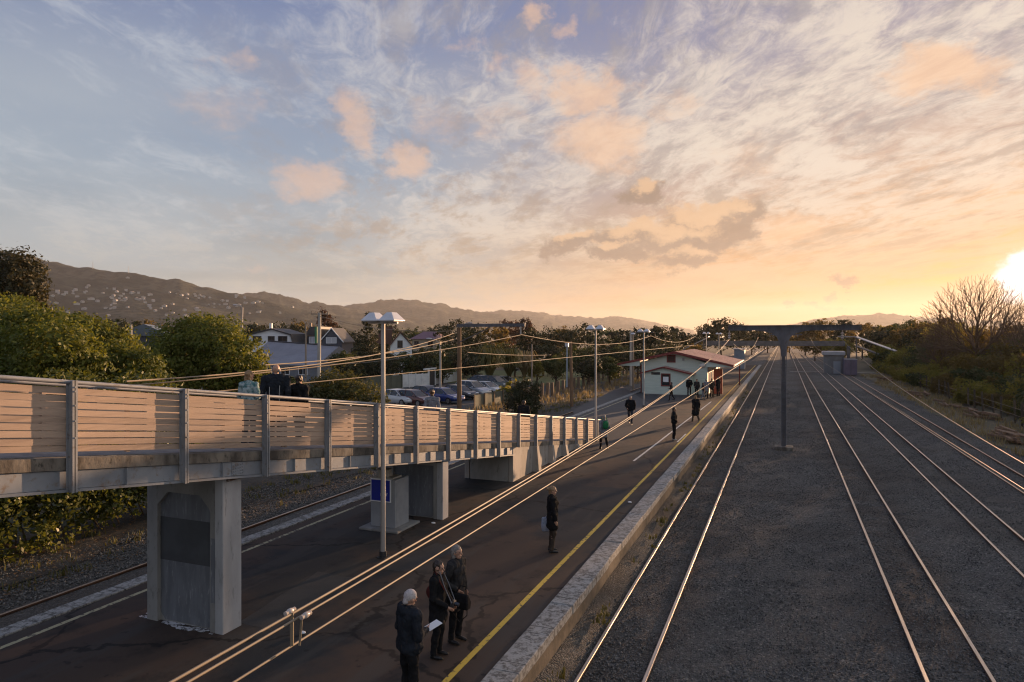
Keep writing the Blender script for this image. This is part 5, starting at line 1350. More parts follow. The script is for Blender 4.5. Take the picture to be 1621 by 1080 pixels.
for i, m in enumerate((M_LF_SCRUB, M_LF_BROWN, M_LF_MID, M_LF_SCRUB)): protos.append(scrub_proto(i, m))
KN = ['olive scrub bush along the outer-track fence', 'brown-leaved scrub bush along the outer-track fence', 'greener scrub bush along the outer-track fence', 'sprawling olive bush along the outer-track fence']
rg = random.Random(21); used = set(); cnt = 0
spots = []
for row_, (xa, xb, sc_) in enumerate(((16.6,18.2,.95),(19,21.5,1.25),(22.5,26,1.6),(27,32,1.9),(33,40,2.1))):
    yy = 36 - row_*2
    while yy < 150 + row_*12:
        spots.append((rg.uniform(xa,xb)-(0.6 if yy > 95 else 0), yy, sc_*rg.uniform(.75,1.2), row_)); yy += rg.uniform(3.0,5.0)*(.7+.25*sc_)
for (x_,y_,s_,row_) in spots:
    k = rg.randrange(4); src = protos[k]
    if k in used: o = copy_tree(src)
    else: o = src; used.add(k)
    o.location = (x_, y_, 0); o.rotation_euler = (0,0,rg.uniform(0,6.28)); hz = rg.uniform(.7,1.05)*(1.0 if row_ > 0 else .8)
    o.scale = (s_, s_, s_*hz*(1.05 if row_ >= 2 else .95))
    props(o, KN[k], 'shrub', 'scrub along the outer track')
# bare spreading trees: tips spread over a dome, each joined to the nearest limb, limbs thickening with what they carry
def bare_tree(label, px, D, H, rx, seed, fork=.26, tips=(60,260), twigs=3000, lean=0.0, zlo=.12):
    rg_ = np.random.default_rng(seed); p = base_px(px, D); t = empty('bare_tree', p, label, 'tree')
    N = [np.array(p)+np.array([0,0,-.2]), np.array(p)+np.array([lean*.2,0,H*fork*.5]), np.array(p)+np.array([lean*.5,0,H*fork])]; par = [-1,0,1]
    top = N[2]; hz = H*(1-fork); PL = [0.0,0.0,0.0]
    def tip(r0, r1):
        while True:
            d = rg_.normal(size=3); d /= np.linalg.norm(d)
            if d[2] > zlo: break
        r = rg_.uniform(r0, r1)
        return top + np.array([d[0]*rx*r+lean*d[2], d[1]*rx*r, d[2]*hz*r])
    def attach(q, seg, wob, upb):
        A = np.array(N); v = q - A; dist = np.linalg.norm(v, axis=1)
        h = A[:,2]-q[2]
        cost = dist*(1 + .8*np.clip(h/np.maximum(dist,.1),0,1)) + .80*np.array(PL)
        cost[:2] += 50
        j = int(np.argmin(cost)); a0 = A[j]; k = max(1, int(np.linalg.norm(q-a0)/seg))
        gp = par[j]; d0 = (a0-N[gp]) if gp >= 0 else np.array([0,0,1.0]); d0 = d0/(np.linalg.norm(d0)+1e-6)*np.linalg.norm(q-a0)*.30
        prev = j
        for i in range(1, k+1):
            u = i/k; c = (1-u)**2*a0 + 2*u*(1-u)*(a0*.5+q*.5+d0*.5+np.array([0,0,-upb*np.linalg.norm(q-a0)])) + u*u*q
            if i < k: c = c + rg_.normal(size=3)*wob
            PL.append(PL[prev]+np.linalg.norm(c-N[prev])); N.append(c); par.append(prev); prev = len(N)-1
        return prev
    for i in range(tips[0]): attach(tip(.45,.78), .7, .06, .06)
    for i in range(tips[1]): attach(tip(.80,1.04), .55, .05, .04)
    nb = len(N)
    for i in range(twigs):
        q = tip(.70,1.10); attach(q, .35, .03, .02)
    n = len(N); w_ = np.zeros(n); kids = np.bincount(np.array(par[1:]), minlength=n)
    for i in range(n-1, 0, -1):
        if w_[i] == 0: w_[i] = 1.0
        w_[par[i]] += w_[i]
    rad = .0135*w_**(1/2.35)
    parts = {'trunk': MB(), 'branches': MB(), 'twigs': MB()}
    done = set()
    for i in range(1, n):
        a_, b_ = par[i], i
        k = 'trunk' if i <= 2 else 'branches' if rad[i] > .035 else 'twigs'
        ra = min(rad[a_], rad[b_]*1.25)
        parts[k].tube([N[a_], N[b_]], [ra, rad[b_]], 7 if k == 'trunk' else 5 if k == 'branches' else 3, cap=False)
    for k, mb in parts.items(): mb.build(k, M_TWIG, t, smooth=True, fix=False)
    return t
bare_tree('large bare spreading tree in front of the low sun', 1546, 92, 14.0, 7.6, 12)
bare_tree('smaller bare tree left of the large one above the scrub', 1486, 97, 8.6, 3.2, 33, tips=(30,80), twigs=700)
bare_tree('leaning bare tree at the right edge near the glare', 1650, 80, 11.0, 4.5, 9, tips=(40,110), twigs=900, lean=-1.5)
belt_tree(1489, 492, 104, 24, 'b', 'narrow dark conifer standing in the bare trees', 3000, True, bottom=1.0)
# ------------------------------------------------------------------ hills
def m_hill():
    m, nt, b = new_mat('bush_clad_hillside')
    p = nt.pos()
    n = nt.noise(p, 0.006, 8, 0.62); n2 = nt.noise(p, 0.03, 6, 0.65)
    c = nt.mix(nt.smooth(0.42, 0.58, n), (0.034,0.042,0.032), (0.085,0.082,0.058)); c = nt.mix(nt.smooth(.46,.58,n2)*.75, c, (0.022,0.026,0.018))
    nt.put(b.inputs['Base Color'], c); b.inputs['Roughness'].default_value = .95; b.inputs['Specular IOR Level'].default_value = .1
    nt.put(b.inputs['Normal'], nt.bump(n2, .8, 12.0))
    return m
M_HILL = m_hill()
from mathutils import noise as mnoise
def hill(pts, D, seed, front=.55, back=1.35, n=220, rough=1.0, slant=0.0):
    xs = [p[0] for p in pts]; ys = [p[1] for p in pts]
    pxs = np.linspace(xs[0], xs[-1], n); rows = np.interp(pxs, xs, ys)
    ts = np.concatenate([np.linspace(front, 1.0, 22), np.linspace(1.02, back, 8)])
    v, q = [], []
    for i, (px, row) in enumerate(zip(pxs, rows)):
        Dd = D*(1+slant*(px-xs[0])/(xs[-1]-xs[0]))
        zr_ = max(0.0, CZ + (HZ-row)/FOC*Dd)
        e = min(1.0, i/10.0, (n-1-i)/10.0)
        for t in ts:
            if t <= 1: f = (t-front)/(1-front); f = f**1.35*(1-.12*math.sin(f*math.pi))
            else: f = 1-((t-1)/(back-1))**1.3
            p = gd(px, HZ, Dd*t); w_ = mnoise.fractal(Vector((p.x*.0022+seed, p.y*.0022, seed)), 1.0, 2.0, 6)
            w2 = mnoise.fractal(Vector((p.x*.016+seed, p.y*.016, seed)), .9, 2.0, 4)
            zz = zr_*f*(1 + .34*w_*(1-f**4)) + (w2*9.0*rough if t <= 1 else 0)*Dd/2600*f
            v.append((p.x, p.y, zz*e - 3.0 + 3.0*min(1,f*4)*e))
    k = len(ts)
    for i in range(n-1):
        for j in range(k-1): q.append((i*k+j, (i+1)*k+j, (i+1)*k+j+1, i*k+j+1))
    return props(np_mesh('hill', v, q, M_HILL, smooth=True), kind='structure')
H1 = [(-2200,500),(-1600,480),(-1100,455),(-700,432),(-420,415),(-250,408),(-120,400),(-40,396),(40,404),(75,413),(130,424),(190,430),(235,437),(280,443),(325,456),(370,465),(410,474),(450,484),(520,497),(600,512),(700,526)]
hill(H1, 2400, 3.1, n=420)
hill([(250,480),(330,470),(385,464),(420,462),(445,466),(480,478),(515,482),(560,490),(640,505),(720,520)], 3600, 8.4)
hill([(380,500),(480,484),(540,484),(590,478),(625,473),(660,476),(700,482),(735,490),(775,496),(830,503),(900,515),(960,526)], 4800, 5.7, rough=.8)
hill([(640,505),(740,497),(800,491),(845,493),(880,499),(930,503),(985,502),(1020,507),(1050,514),(1085,520),(1120,530)], 6200, 1.9, rough=.7)
hill([(1200,530),(1250,515),(1285,507),(1320,502),(1360,499),(1410,497),(1450,502),(1500,506),(1600,508),(1720,516),(1850,528)], 5200, 6.6, rough=.7)
# houses on the near hillside
M_HW = mat('hillside_house_wall', (0.38,0.37,0.35), None, rough=.7); M_HR = mat('hillside_house_roof', (0.30,0.25,0.23), None, rough=.6)
mb = MB(); mb.box(-6,6,-5,5,-3,5); mb.mat(1); mb.prism([(-6.6,-5.5,5),(6.6,-5.5,5),(0,-5.5,8.2)], (0,11,0))
hp_ = mb.build('hillside_house', [M_HW, M_HR]); first = True
rg = random.Random(77)
clusters = [(110,468,22,8,9),(140,464,22,5,9),(180,476,24,8,9),(200,470,18,8,10),(225,480,20,8,10),(165,488,40,6,8),(290,468,14,4,6),(340,470,24,6,8),(370,476,20,6,8),(400,480,20,6,7),(250,494,40,5,9),(330,486,40,6,6),(85,462,6,4,3),(440,490,25,5,6)]
HM = bpy.data.objects['hill']
def hill_hit(px, row):
    d_ = ray(px, row); ok, loc, nrm, idx = HM.ray_cast(Vector((0,0,CZ)), d_.normalized())
    return loc if ok else None
bpy.context.view_layer.update()
for (cx,cy,sx,sy_,n_) in clusters:
    for k in range(n_):
        loc = hill_hit(rg.gauss(cx,sx*.95), rg.gauss(cy,sy_*.9))
        if loc is None or loc.y < 600: continue
        o = hp_ if first else hp_.copy()
        if not first: COL.objects.link(o)
        first = False
        o.location = loc; s_ = rg.uniform(.45,.95); o.scale = (s_*rg.uniform(.8,1.5), s_, s_); o.rotation_euler = (0,0,YAW+rg.uniform(-1.2,1.2))
        props(o, 'small pale house among trees on the near hillside', 'house', 'houses on the hillside')
for (px,row,h,lab) in ((147,422,34,'slender mast on the hill crest'),(203,428,30,'second slender mast along the hill crest')):
    loc = hill_hit(px,row+4)
    if loc is not None:
        mb = MB(); mb.tube([loc-V(0,0,2), loc+V(0,0,h*.8)], [.9,.4], 5); props(mb.build('hilltop_mast', M_GALV, loc=loc), lab, 'mast')
# ------------------------------------------------------------------ air
hz_m = bpy.data.materials.new('haze_air'); hz_m.use_nodes = True
for nn in list(hz_m.node_tree.nodes):
    if nn.type == 'BSDF_PRINCIPLED': hz_m.node_tree.nodes.remove(nn)
vol = hz_m.node_tree.nodes.new('ShaderNodeVolumePrincipled')
vol.inputs['Color'].default_value = (0.93, 0.93, 0.95, 1); vol.inputs['Density'].default_value = 0.00005; vol.inputs['Anisotropy'].default_value = 0.42
hz_m.node_tree.links.new(vol.outputs[0], hz_m.node_tree.nodes['Material Output'].inputs['Volume'])
try: hz_m.cycles.homogeneous_volume = True
except Exception: pass
mb = MB(); mb.box(-9800, 9000, -3200, 8700, -5.0, 352.0)
hzo = props(mb.build('haze', hz_m), kind='stuff')
# ------------------------------------------------------------------ parked cars
M_TYRE = mat('tyre_rubber', (0.02,0.02,0.021), None, rough=.85); M_RIM = mat('alloy_rim', (0.35,0.35,0.37), None, rough=.3, metal=.8)
M_CGLASS = mat('car_glass', (0.015,0.018,0.022), None, rough=.04, spec=.9); M_HEADL = mat('headlight_glass', (0.75,0.76,0.78), None, rough=.1); M_TAIL = mat('tail_light', (0.30,0.015,0.012), None, rough=.2)
M_CTRIM = mat('car_black_trim', (0.02,0.02,0.022), None, rough=.5); M_PLATE = mat('number_plate', (0.65,0.65,0.65), None, rough=.5)
def paint(name, c, metal=.2): return mat(name, c, None, rough=.28, metal=metal, coat=.6)
def make_car(col, label, suv=False):
    t = empty('parked_car', (0,0,0), label, 'car', 'cars parked beyond the ramp')
    h = .18 if suv else 0.0
    # lower body lofted from tail to nose
    st = [(-2.12,.62,.50,.82+h),(-2.05,.80,.34,.98+h),(-1.6,.86,.27,1.0+h),(-.9,.875,.25,.97+h),(.6,.875,.25,.93+h),(1.2,.86,.26,.90+h),(1.75,.82,.30,.78+h*.8),(2.08,.70,.36,.64+h*.6),(2.14,.55,.44,.58+h*.5)]
    rings = []
    for (x_,w_,z0,z1) in st:
        rings.append([(x_,-w_*.86,z0),(x_,w_*.86,z0),(x_,w_,z0+(z1-z0)*.30),(x_,w_*1.0,z0+(z1-z0)*.66),(x_,w_*.90,z1),(x_,-w_*.90,z1),(x_,-w_,z0+(z1-z0)*.66),(x_,-w_,z0+(z1-z0)*.30)])
    mb = MB(); mb.loft(rings); mb.build('body', col, t, smooth=True, angle=50)
    bz = .93+h; rz_ = 1.42+h*1.6
    prof = [(-1.95 if suv else -1.72,bz+.03),(-1.62 if suv else -1.15,rz_-.03),(-1.4 if suv else -.85,rz_),(.05,rz_),(.28,rz_-.05),(1.08,bz-.02)]
    wb = lambda z: .80 - (z-bz)*.32
    mb = MB(); n = len(prof)
    vs = [(x_,-wb(z),z) for x_,z in prof]+[(x_,wb(z),z) for x_,z in prof]
    mb.add(vs, [tuple(range(n)), tuple(range(2*n-1,n-1,-1))]+[(i,i+1,n+i+1,n+i) for i in range(n-1)]+[(n-1,0,n,2*n-1)])
    mb.build('window_glass', M_CGLASS, t)
    mb = MB(); xr0, xr1 = prof[2][0]-.18, .12; mb.loft([[(xr0,-.64,rz_-.012),(xr0,.64,rz_-.012),(xr1,.64,rz_-.012),(xr1,-.64,rz_-.012)],[(xr0+.04,-.60,rz_+.022),(xr0+.04,.60,rz_+.022),(xr1-.06,.60,rz_+.022),(xr1-.06,-.60,rz_+.022)]]); mb.build('roof', col, t, smooth=True)
    for s_ in (-1,1):
        y_ = lambda z: s_*(wb(z)+.006)
        for (a,b_) in (((prof[5][0]-.02,bz),(prof[4][0]+.01,rz_-.04)),((-.40,bz),(-.40,rz_-.01)),((prof[0][0]+.05,bz+.02),(prof[1][0]+.06,rz_-.03))):
            mb = MB(); mb.beam((a[0],y_(a[1]),a[1]),(b_[0],y_(b_[1]),b_[1]),.03,.07); mb.build('window_pillar', col, t)
    for s_ in (-1,1):
        for xw_ in (-1.32,1.30):
            mb = MB(); R0 = .32+h*.2; mb.tube([(xw_,s_*.70,R0),(xw_,s_*.885,R0)], R0, 18); w_ = mb.build('wheel', M_TYRE, t, smooth=True)
            mb = MB(); mb.tube([(xw_,s_*.886,R0),(xw_,s_*.893,R0)], R0*.64, 12); mb.build('rim', M_RIM, w_)
        mb = MB(); mb.ball((1.93,s_*.60,.70+h*.8), .16,.17,.075, 10, 6); mb.build('headlight', M_HEADL, t, smooth=True)
        mb = MB(); mb.ball((-2.04,s_*.66,.86+h), .06,.13,.10, 8, 6); mb.build('tail_light', M_TAIL, t, smooth=True)
        mb = MB(); mb.ball((.82,s_*.98,1.0+h), .06,.10,.065, 8, 6); mb.build('wing_mirror', col, t, smooth=True)
    mb = MB(); mb.box(2.085,2.135,-.42,.42,.44+h*.5,.53+h*.5); mb.build('grille', M_CTRIM, t)
    mb = MB(); mb.box(2.13,2.148,-.2,.2,.36+h*.5,.43+h*.5); mb.build('number_plate', M_PLATE, t)
    return t
C_W = paint('car_white',(0.62,0.63,0.65),0); C_S = paint('car_silver',(0.42,0.43,0.46),.5); C_M = paint('car_maroon',(0.13,0.045,0.04)); C_D = paint('car_dark',(0.04,0.042,0.05)); C_B = paint('car_blue',(0.03,0.055,0.22)); C_G = paint('car_grey_green',(0.10,0.115,0.115),.4)
cars = [(632,641,C_W,'white car whose roof shows just over the ramp rail',False),(655,642,C_M,'maroon car parked nearest the ramp, behind the grey-shirted walker',False),(677,633,C_D,'dark car parked between the maroon and blue cars',False),(703,638,C_B,'blue car parked beside the street lamp pole',False),
        (727,632,C_D,'black car with pale bonnet by the timber mast',False),(748,629,C_S,'large silver estate car in the middle of the car park row',True),(770,625,C_W,'white car parked next to the silver estate',False),(783,618,C_G,'grey-green wagon behind the white car',True),(798,614,C_S,'silver car last in the row, by the light green shrub',False),(765,612,C_D,'dark car in the back row near the lawn',False)]
for (px,row,cm,lab,suv) in cars:
    c = make_car(cm, lab, suv); p = gz(px,row,0.0); c.location = (p.x,p.y,0.01); c.rotation_euler = (0,0,YAW+R_(-38)+random.uniform(-.06,.06))
# ------------------------------------------------------------------ people
SKIN = mat('skin', (0.46,0.27,0.19), (0.40,0.22,0.155), 8, .55); SKIN2 = mat('warm_skin', (0.50,0.29,0.20), None, rough=.55)
def cloth(name, c, c2=None, s=9): return mat(name, c, c2 or tuple(q*.7 for q in c), s, .9, bump=.5, bscale=16, spec=.15)
CL_NAVY = cloth('navy_cloth',(0.020,0.024,0.032)); CL_BLACK = cloth('black_cloth',(0.014,0.014,0.016)); CL_CHAR = cloth('charcoal_cloth',(0.035,0.034,0.036)); CL_BROWN = cloth('brown_cloth',(0.06,0.045,0.035)); CL_GREY = cloth('grey_cloth',(0.20,0.21,0.24)); CL_TEAL = cloth('teal_white_cloth',(0.35,0.42,0.42),(0.06,0.16,0.17),14); CL_GREEN = cloth('green_cloth',(0.02,0.17,0.07)); CL_DENIM = cloth('dark_denim',(0.028,0.034,0.05)); CL_RED = cloth('dull_red_cloth',(0.10,0.025,0.022))
HR_GREY = mat('grey_hair',(0.22,0.20,0.185),(0.15,0.135,0.125),30,.6); HR_DARK = mat('dark_hair',(0.022,0.015,0.012),(0.035,0.022,0.017),30,.5); HR_BLON = mat('blond_hair',(0.30,0.19,0.095),(0.20,0.12,0.06),30,.55); HR_BROWN = mat('brown_hair',(0.10,0.055,0.03),(0.07,0.04,0.022),30,.55); HR_WHITE = mat('white_knit',(0.50,0.46,0.45),(0.38,0.34,0.34),40,.8)
SHOE = mat('black_leather',(0.012,0.012,0.013),None,rough=.4); SHOEL = mat('pale_sole',(0.35,0.33,0.31),None,rough=.7)
EYE = mat('eye_dark',(0.015,0.012,0.01),None,rough=.2)
from mathutils import noise as pn_
def remesh(mb, name, m, parent, vox, smooth=3):
    o = mb.build(name, m, parent, fix=True)
    r = o.modifiers.new('r','REMESH'); r.mode = 'VOXEL'; r.voxel_size = vox; r.use_smooth_shade = True
    s_ = o.modifiers.new('s','SMOOTH'); s_.iterations = smooth; s_.factor = .5
    dg = bpy.context.evaluated_depsgraph_get(); dg.update()
    me = bpy.data.meshes.new_from_object(o.evaluated_get(dg)); me.name = name
    o.modifiers.clear(); old = o.data; o.data = me; bpy.data.meshes.remove(old)
    me.materials.clear(); me.materials.append(m)
    if name != 'body':
        amp, fx, fz = (.016, 26, 12) if name == 'hair' else (.004, 30, 30) if name in ('shoe','knit_hat') else (.017, 7.5, 5.0)
        sd = random.uniform(0,90)
        nr = [v_.normal.copy() for v_ in me.vertices]
        for v_, n_ in zip(me.vertices, nr):
            c_ = v_.co; q_ = Vector((c_.x*fx+sd, c_.y*fx, (c_.z+.5*c_.x)*fz*1.5))
            v_.co = c_ + n_*amp*(pn_.fractal(q_, .8, 2.0, 3) + (.0 if name == 'hair' else .25))
        me.update()
    me.polygons.foreach_set('use_smooth', [True]*len(me.polygons))
    return o
def person(loc, face, label, H=1.70, top='jacket', topm=CL_BLACK, legm=CL_BLACK, hairm=HR_DARK, hair='short', pose='stand', fine=True, build=1.0, sh=SHOE, lift=None, bareleg=False, hood=False, groupname='people on the platform', headturn=0.0, headtilt=0.0):
    """built round the origin facing +Y, then turned and set down"""
    t = empty('person', (0,0,0), label, 'person', groupname)
    k = H/1.72; b = build
    vox = .0075 if fine else .014
    def P(x,y,z): return V(x*k, y*k, z*k)
    W = .185*b
    step = {'stand':0.0,'walk':.20,'lean':.0}[pose if pose in ('stand','walk','lean') else 'stand']
    # joints
    hipL, hipR = P(-.092,0,.90), P(.092,0,.90)
    knL, knR = P(-.105,step*.55+.015,.49), P(.10,-step*.35+.015,.49)
    anL, anR = P(-.11,step*1.0-.02,.085), P(.105,-step*1.05-.03,.085+(.05 if step else 0))
    shL, shR = P(-W,0,1.415), P(W,0,1.415)
    arms = {'hang':((-.235*b,-.015,1.14),(-.225*b,.05,.90)), 'hold':((-.225*b,.0,1.14),(-.07,.24,1.13)), 'low':((-.235*b,.01,1.13),(-.12,.22,.98)), 'bag':((-.24*b,-.04,1.14),(-.25*b,-.02,.89)), 'swing':((-.23*b,-.10,1.16),(-.22*b,-.06,.93)), 'rail':((-.27*b,.12,1.18),(-.22,.36,1.10)), 'pocket':((-.27*b,-.05,1.14),(-.17*b,.11,1.02))}
    la, ra = (lift or ('hang','hang'))
    elL, wrL = P(*arms[la][0]), P(*arms[la][1])
    elR, wrR = P(-arms[ra][0][0],*arms[ra][0][1:]), P(-arms[ra][1][0],*arms[ra][1][1:])
    hd = P(0,.015,1.615)
    ct, st_ = math.cos(headturn), math.sin(headturn)
    def Hd(x,y,z):
        y2, z2 = y*math.cos(headtilt)+z*math.sin(headtilt), -y*math.sin(headtilt)+z*math.cos(headtilt)
        return hd + V((x*ct - y2*st_)*k, (x*st_ + y2*ct)*k, z2*k)
    # body, one continuous skin surface
    mb = MB()
    mb.ball(hd+V(0,0,.022*k), .077*k,.096*k,.098*k, 16, 12)
    mb.capsule(Hd(0,.030,-.035), .062*k, Hd(0,.045,-.075), .042*k)                 # jaw and chin
    mb.capsule(Hd(0,.088,.022), .011*k, Hd(0,.108,-.018), .015*k, 8)               # nose
    mb.capsule(Hd(-.035,.080,.036), .014*k, Hd(.035,.080,.036), .014*k, 8)          # brow
    mb.capsule(Hd(-.018,.088,-.054), .010*k, Hd(.018,.088,-.054), .010*k, 8)        # lips
    for s_ in (-1,1): mb.ball(Hd(s_*.079,-.004,.0), .012*k,.022*k,.032*k, 8, 6)     # ears
    mb.capsule(P(0,-.012,1.46), .056*k, hd+V(0,-.012*k,-.05*k), .052*k)
    mb.capsule(P(-.06*b,0,1.40), .10*k*b, P(.06*b,0,1.40), .10*k*b); mb.capsule(P(0,.01,1.27), .135*k*b, P(0,.005,1.08), .115*k*b); mb.capsule(P(-.05,0,.97), .11*k*b, P(.05,0,.97), .11*k*b)
    for (s1,e1,w1) in ((shL,elL,wrL),(shR,elR,wrR)):
        mb.capsule(s1, .052*k*b, e1, .040*k); mb.capsule(e1, .040*k, w1, .027*k)
        d1 = (w1-e1).normalized(); sx = -1 if s1.x < 0 else 1
        pal = w1 + d1*.055*k; mb.capsule(w1+d1*.015*k, .024*k, pal+d1*.012*k, .030*k, 10)
        side = d1.cross(V(-sx,0,0.15)).normalized(); curl = V(-sx*.6,.2,-.1)
        for j in range(4):
            q0 = pal + side*((j-1.5)*.019*k) + d1*.022*k; L_ = (.036,.041,.038,.030)[j]*k
            q1 = q0+d1*L_; q2 = q1+(d1+curl*.55).normalized()*L_*.75; q3 = q2+(d1*.6+curl*.9).normalized()*L_*.5
            mb.capsule(q0,.0095*k,q1,.0088*k,8); mb.capsule(q1,.0088*k,q2,.008*k,8); mb.capsule(q2,.008*k,q3,.007*k,8)
        th0 = w1+d1*.03*k - side*.022*k; th1 = th0 - side*.025*k + d1*.02*k + curl*.012*k; mb.capsule(th0,.012*k,th1,.010*k,8); mb.capsule(th1,.010*k,th1+d1*.026*k+curl*.01*k,.008*k,8)
    for (h1,k1,a1) in ((hipL,knL,anL),(hipR,knR,anR)):
        mb.capsule(h1,.082*k*b,k1,.052*k); mb.capsule(k1,.052*k,k1.lerp(a1,.3)+V(0,-.015*k,0),.054*k); mb.capsule(k1.lerp(a1,.3)+V(0,-.012*k,0),.052*k,a1,.036*k)
        mb.capsule(a1+V(0,-.03*k,-.035*k),.032*k,a1+V(0,.12*k,-.055*k),.026*k)
    remesh(mb, 'body', SKIN, t, vox)
    for s_ in (-1,1):
        e = MB(); e.ball(Hd(s_*.032,.089,.012), .012*k,.007*k,.008*k, 8, 6); e.build('eye', EYE, t, smooth=True)
    # shoes
    for (a1,kk) in ((anL,0),(anR,1)):
        m_ = MB(); m_.capsule(a1+V(0,-.035*k,-.04*k),.043*k,a1+V(0,.10*k,-.050*k),.036*k); m_.capsule(a1+V(0,.10*k,-.050*k),.036*k,a1+V(0,.155*k,-.058*k),.026*k)
        m_.capsule(a1+V(0,-.01*k,.06*k),.046*k,a1+V(0,-.01*k,-.02*k),.046*k); remesh(m_, 'shoe', sh, t, vox*1.2, 2)
    # legs
    if not bareleg:
        m_ = MB()
        for (h1,k1,a1) in ((hipL,knL,anL),(hipR,knR,anR)):
            m_.capsule(h1+V(0,0,.04*k),.100*k*b,k1,.070*k); m_.capsule(k1,.070*k,a1+V(0,-.005*k,.03*k),.058*k)
        m_.capsule(P(-.045,0,.96),.118*k*b,P(.045,0,.96),.118*k*b); remesh(m_, 'trousers', legm, t, vox*1.3, 2)
    # upper clothing
    m_ = MB(); hem = {'jacket':.86,'coat':.62,'shirt':.92,'longcoat':.50}[top]
    pad = {'jacket':1.16,'coat':1.10,'shirt':1.0,'longcoat':1.12}[top]
    m_.capsule(P(-.075*b,0,1.40),.112*k*b*pad,P(.075*b,0,1.40),.112*k*b*pad); m_.capsule(P(-.03,.012,1.27),.148*k*b*pad,P(-.03,.006,1.05),.132*k*b*pad); m_.capsule(P(.03,.012,1.27),.148*k*b*pad,P(.03,.006,1.05),.132*k*b*pad)
    m_.capsule(P(-.05,0,1.0),.132*k*b*pad,P(-.06,0,hem+.12),.138*k*b*pad); m_.capsule(P(.05,0,1.0),.132*k*b*pad,P(.06,0,hem+.12),.138*k*b*pad)
    if top in ('coat','longcoat'):
        fl = .155 if top == 'coat' else .185
        m_.capsule(P(-.06,0,.9),.14*k*b,P(-.075,.01,hem+.1),fl*k*b); m_.capsule(P(.06,0,.9),.14*k*b,P(.075,.01,hem+.1),fl*k*b)
    for (s1,e1,w1) in ((shL,elL,wrL),(shR,elR,wrR)):
        m_.capsule(s1,.073*k*b*pad,e1,.060*k*pad); m_.capsule(e1,.060*k*pad,w1-(w1-e1).normalized()*.012*k,.046*k*pad)
    m_.capsule(P(-.02,-.02,1.475),.072*k,P(.02,-.02,1.475),.072*k)
    if hood: m_.capsule(P(-.04,-.09,1.47),.07*k,P(.04,-.09,1.47),.07*k)
    remesh(m_, {'jacket':'jacket','coat':'coat','shirt':'shirt','longcoat':'coat'}[top], topm, t, vox*1.3, 2)
    # hair or hat
    m_ = MB()
    if hair != 'bald':
        m_.ball(Hd(0,-.016,.040), .086*k,.098*k,.094*k, 16, 12)
        if hair == 'long': m_.capsule(Hd(0,-.065,.0),.075*k,Hd(0,-.075,-.13),.062*k); m_.capsule(Hd(-.06,-.02,.0),.035*k,Hd(-.065,-.02,-.12),.028*k); m_.capsule(Hd(.06,-.02,.0),.035*k,Hd(.065,-.02,-.12),.028*k)
        elif hair == 'bun': m_.ball(Hd(0,-.12,.06), .045*k); m_.capsule(Hd(0,-.05,.0),.06*k,Hd(0,-.06,-.05),.05*k)
        elif hair == 'bob': m_.capsule(Hd(-.055,-.03,.02),.048*k,Hd(-.06,-.025,-.07),.036*k); m_.capsule(Hd(.055,-.03,.02),.048*k,Hd(.06,-.025,-.07),.036*k); m_.capsule(Hd(0,-.06,.0),.06*k,Hd(0,-.065,-.07),.05*k)
        else: m_.capsule(Hd(0,-.055,.0),.06*k,Hd(0,-.062,-.045),.048*k)
        remesh(m_, 'knit_hat' if hair == 'hat' else 'hair', hairm, t, vox*1.1, 2)
    else:
        m_.capsule(Hd(-.055,-.04,-.01),.034*k,Hd(.055,-.04,-.01),.034*k); remesh(m_, 'hair', hairm, t, vox*1.1, 2)
    t.location = loc; t.rotation_euler = (0,0,face)
    t['wrist_left'] = list(wrL); t['wrist_right'] = list(wrR)
    return t
def place(o, t): # put a carried thing at a point given in the person's own frame
    o.location = t.matrix_world @ o.location if False else Vector(t.location) + Matrix.Rotation(t.rotation_euler.z, 3, 'Z') @ o.location
    o.rotation_euler = (0,0,t.rotation_euler.z + o.rotation_euler.z)
    return o
FR = YAW - R_(90)                       # facing along the camera's right
def foot(px, row): return gz(px, row, PZ+.004)
# three people together near the yellow line
ph = (gd(648, HZ, 10.05))
a = person(V(ph.x,ph.y,PZ+.004), FR+R_(38), 'person in navy padded jacket and pale hat looking at a white paper', 1.74, 'jacket', CL_NAVY, CL_BLACK, HR_WHITE, 'hat', lift=('hang','hold'), hood=True, build=1.12, headtilt=.35)
p = foot(693,1040); b2 = person(p, FR-R_(18), 'person in black coat with dark hair holding a camera at the waist', 1.63, 'coat', CL_BLACK, CL_BLACK, HR_DARK, 'short', lift=('low','low'), headtilt=.1)
p = foot(722,1016); c3_ = person(p, FR-R_(30), 'grey-haired person in long dark coat with black bag on the forearm', 1.72, 'coat', CL_CHAR, CL_BLACK, HR_GREY, 'bob', lift=('hang','pocket'))
w4 = person(foot(874,874), FR+R_(8), 'person in short black coat with a pale tote bag, alone by the yellow line', 1.66, 'coat', CL_BLACK, CL_BROWN, HR_BLON, 'bun', lift=('bag','hang'), headturn=-.15)
g5 = person(foot(956,712), YAW+R_(15), 'person with a green backpack at the foot of the ramp', 1.66, 'coat', CL_GREY, CL_BLACK, HR_GREY, 'long', pose='walk', lift=('swing','swing'))
g6 = person(foot(998,672), YAW+R_(160), 'broad person in dark hooded jacket walking past the second lamp post', 1.76, 'jacket', CL_BLACK, CL_DENIM, HR_GREY, 'short', pose='walk', build=1.1, lift=('swing','pocket'), fine=False)
g7 = person(foot(1067,697), FR, 'slim person in dark clothes in profile beside the short white line', 1.72, 'jacket', CL_BLACK, CL_BLACK, HR_DARK, 'short', lift=('pocket','pocket'), fine=False, build=.92, sh=SHOEL)
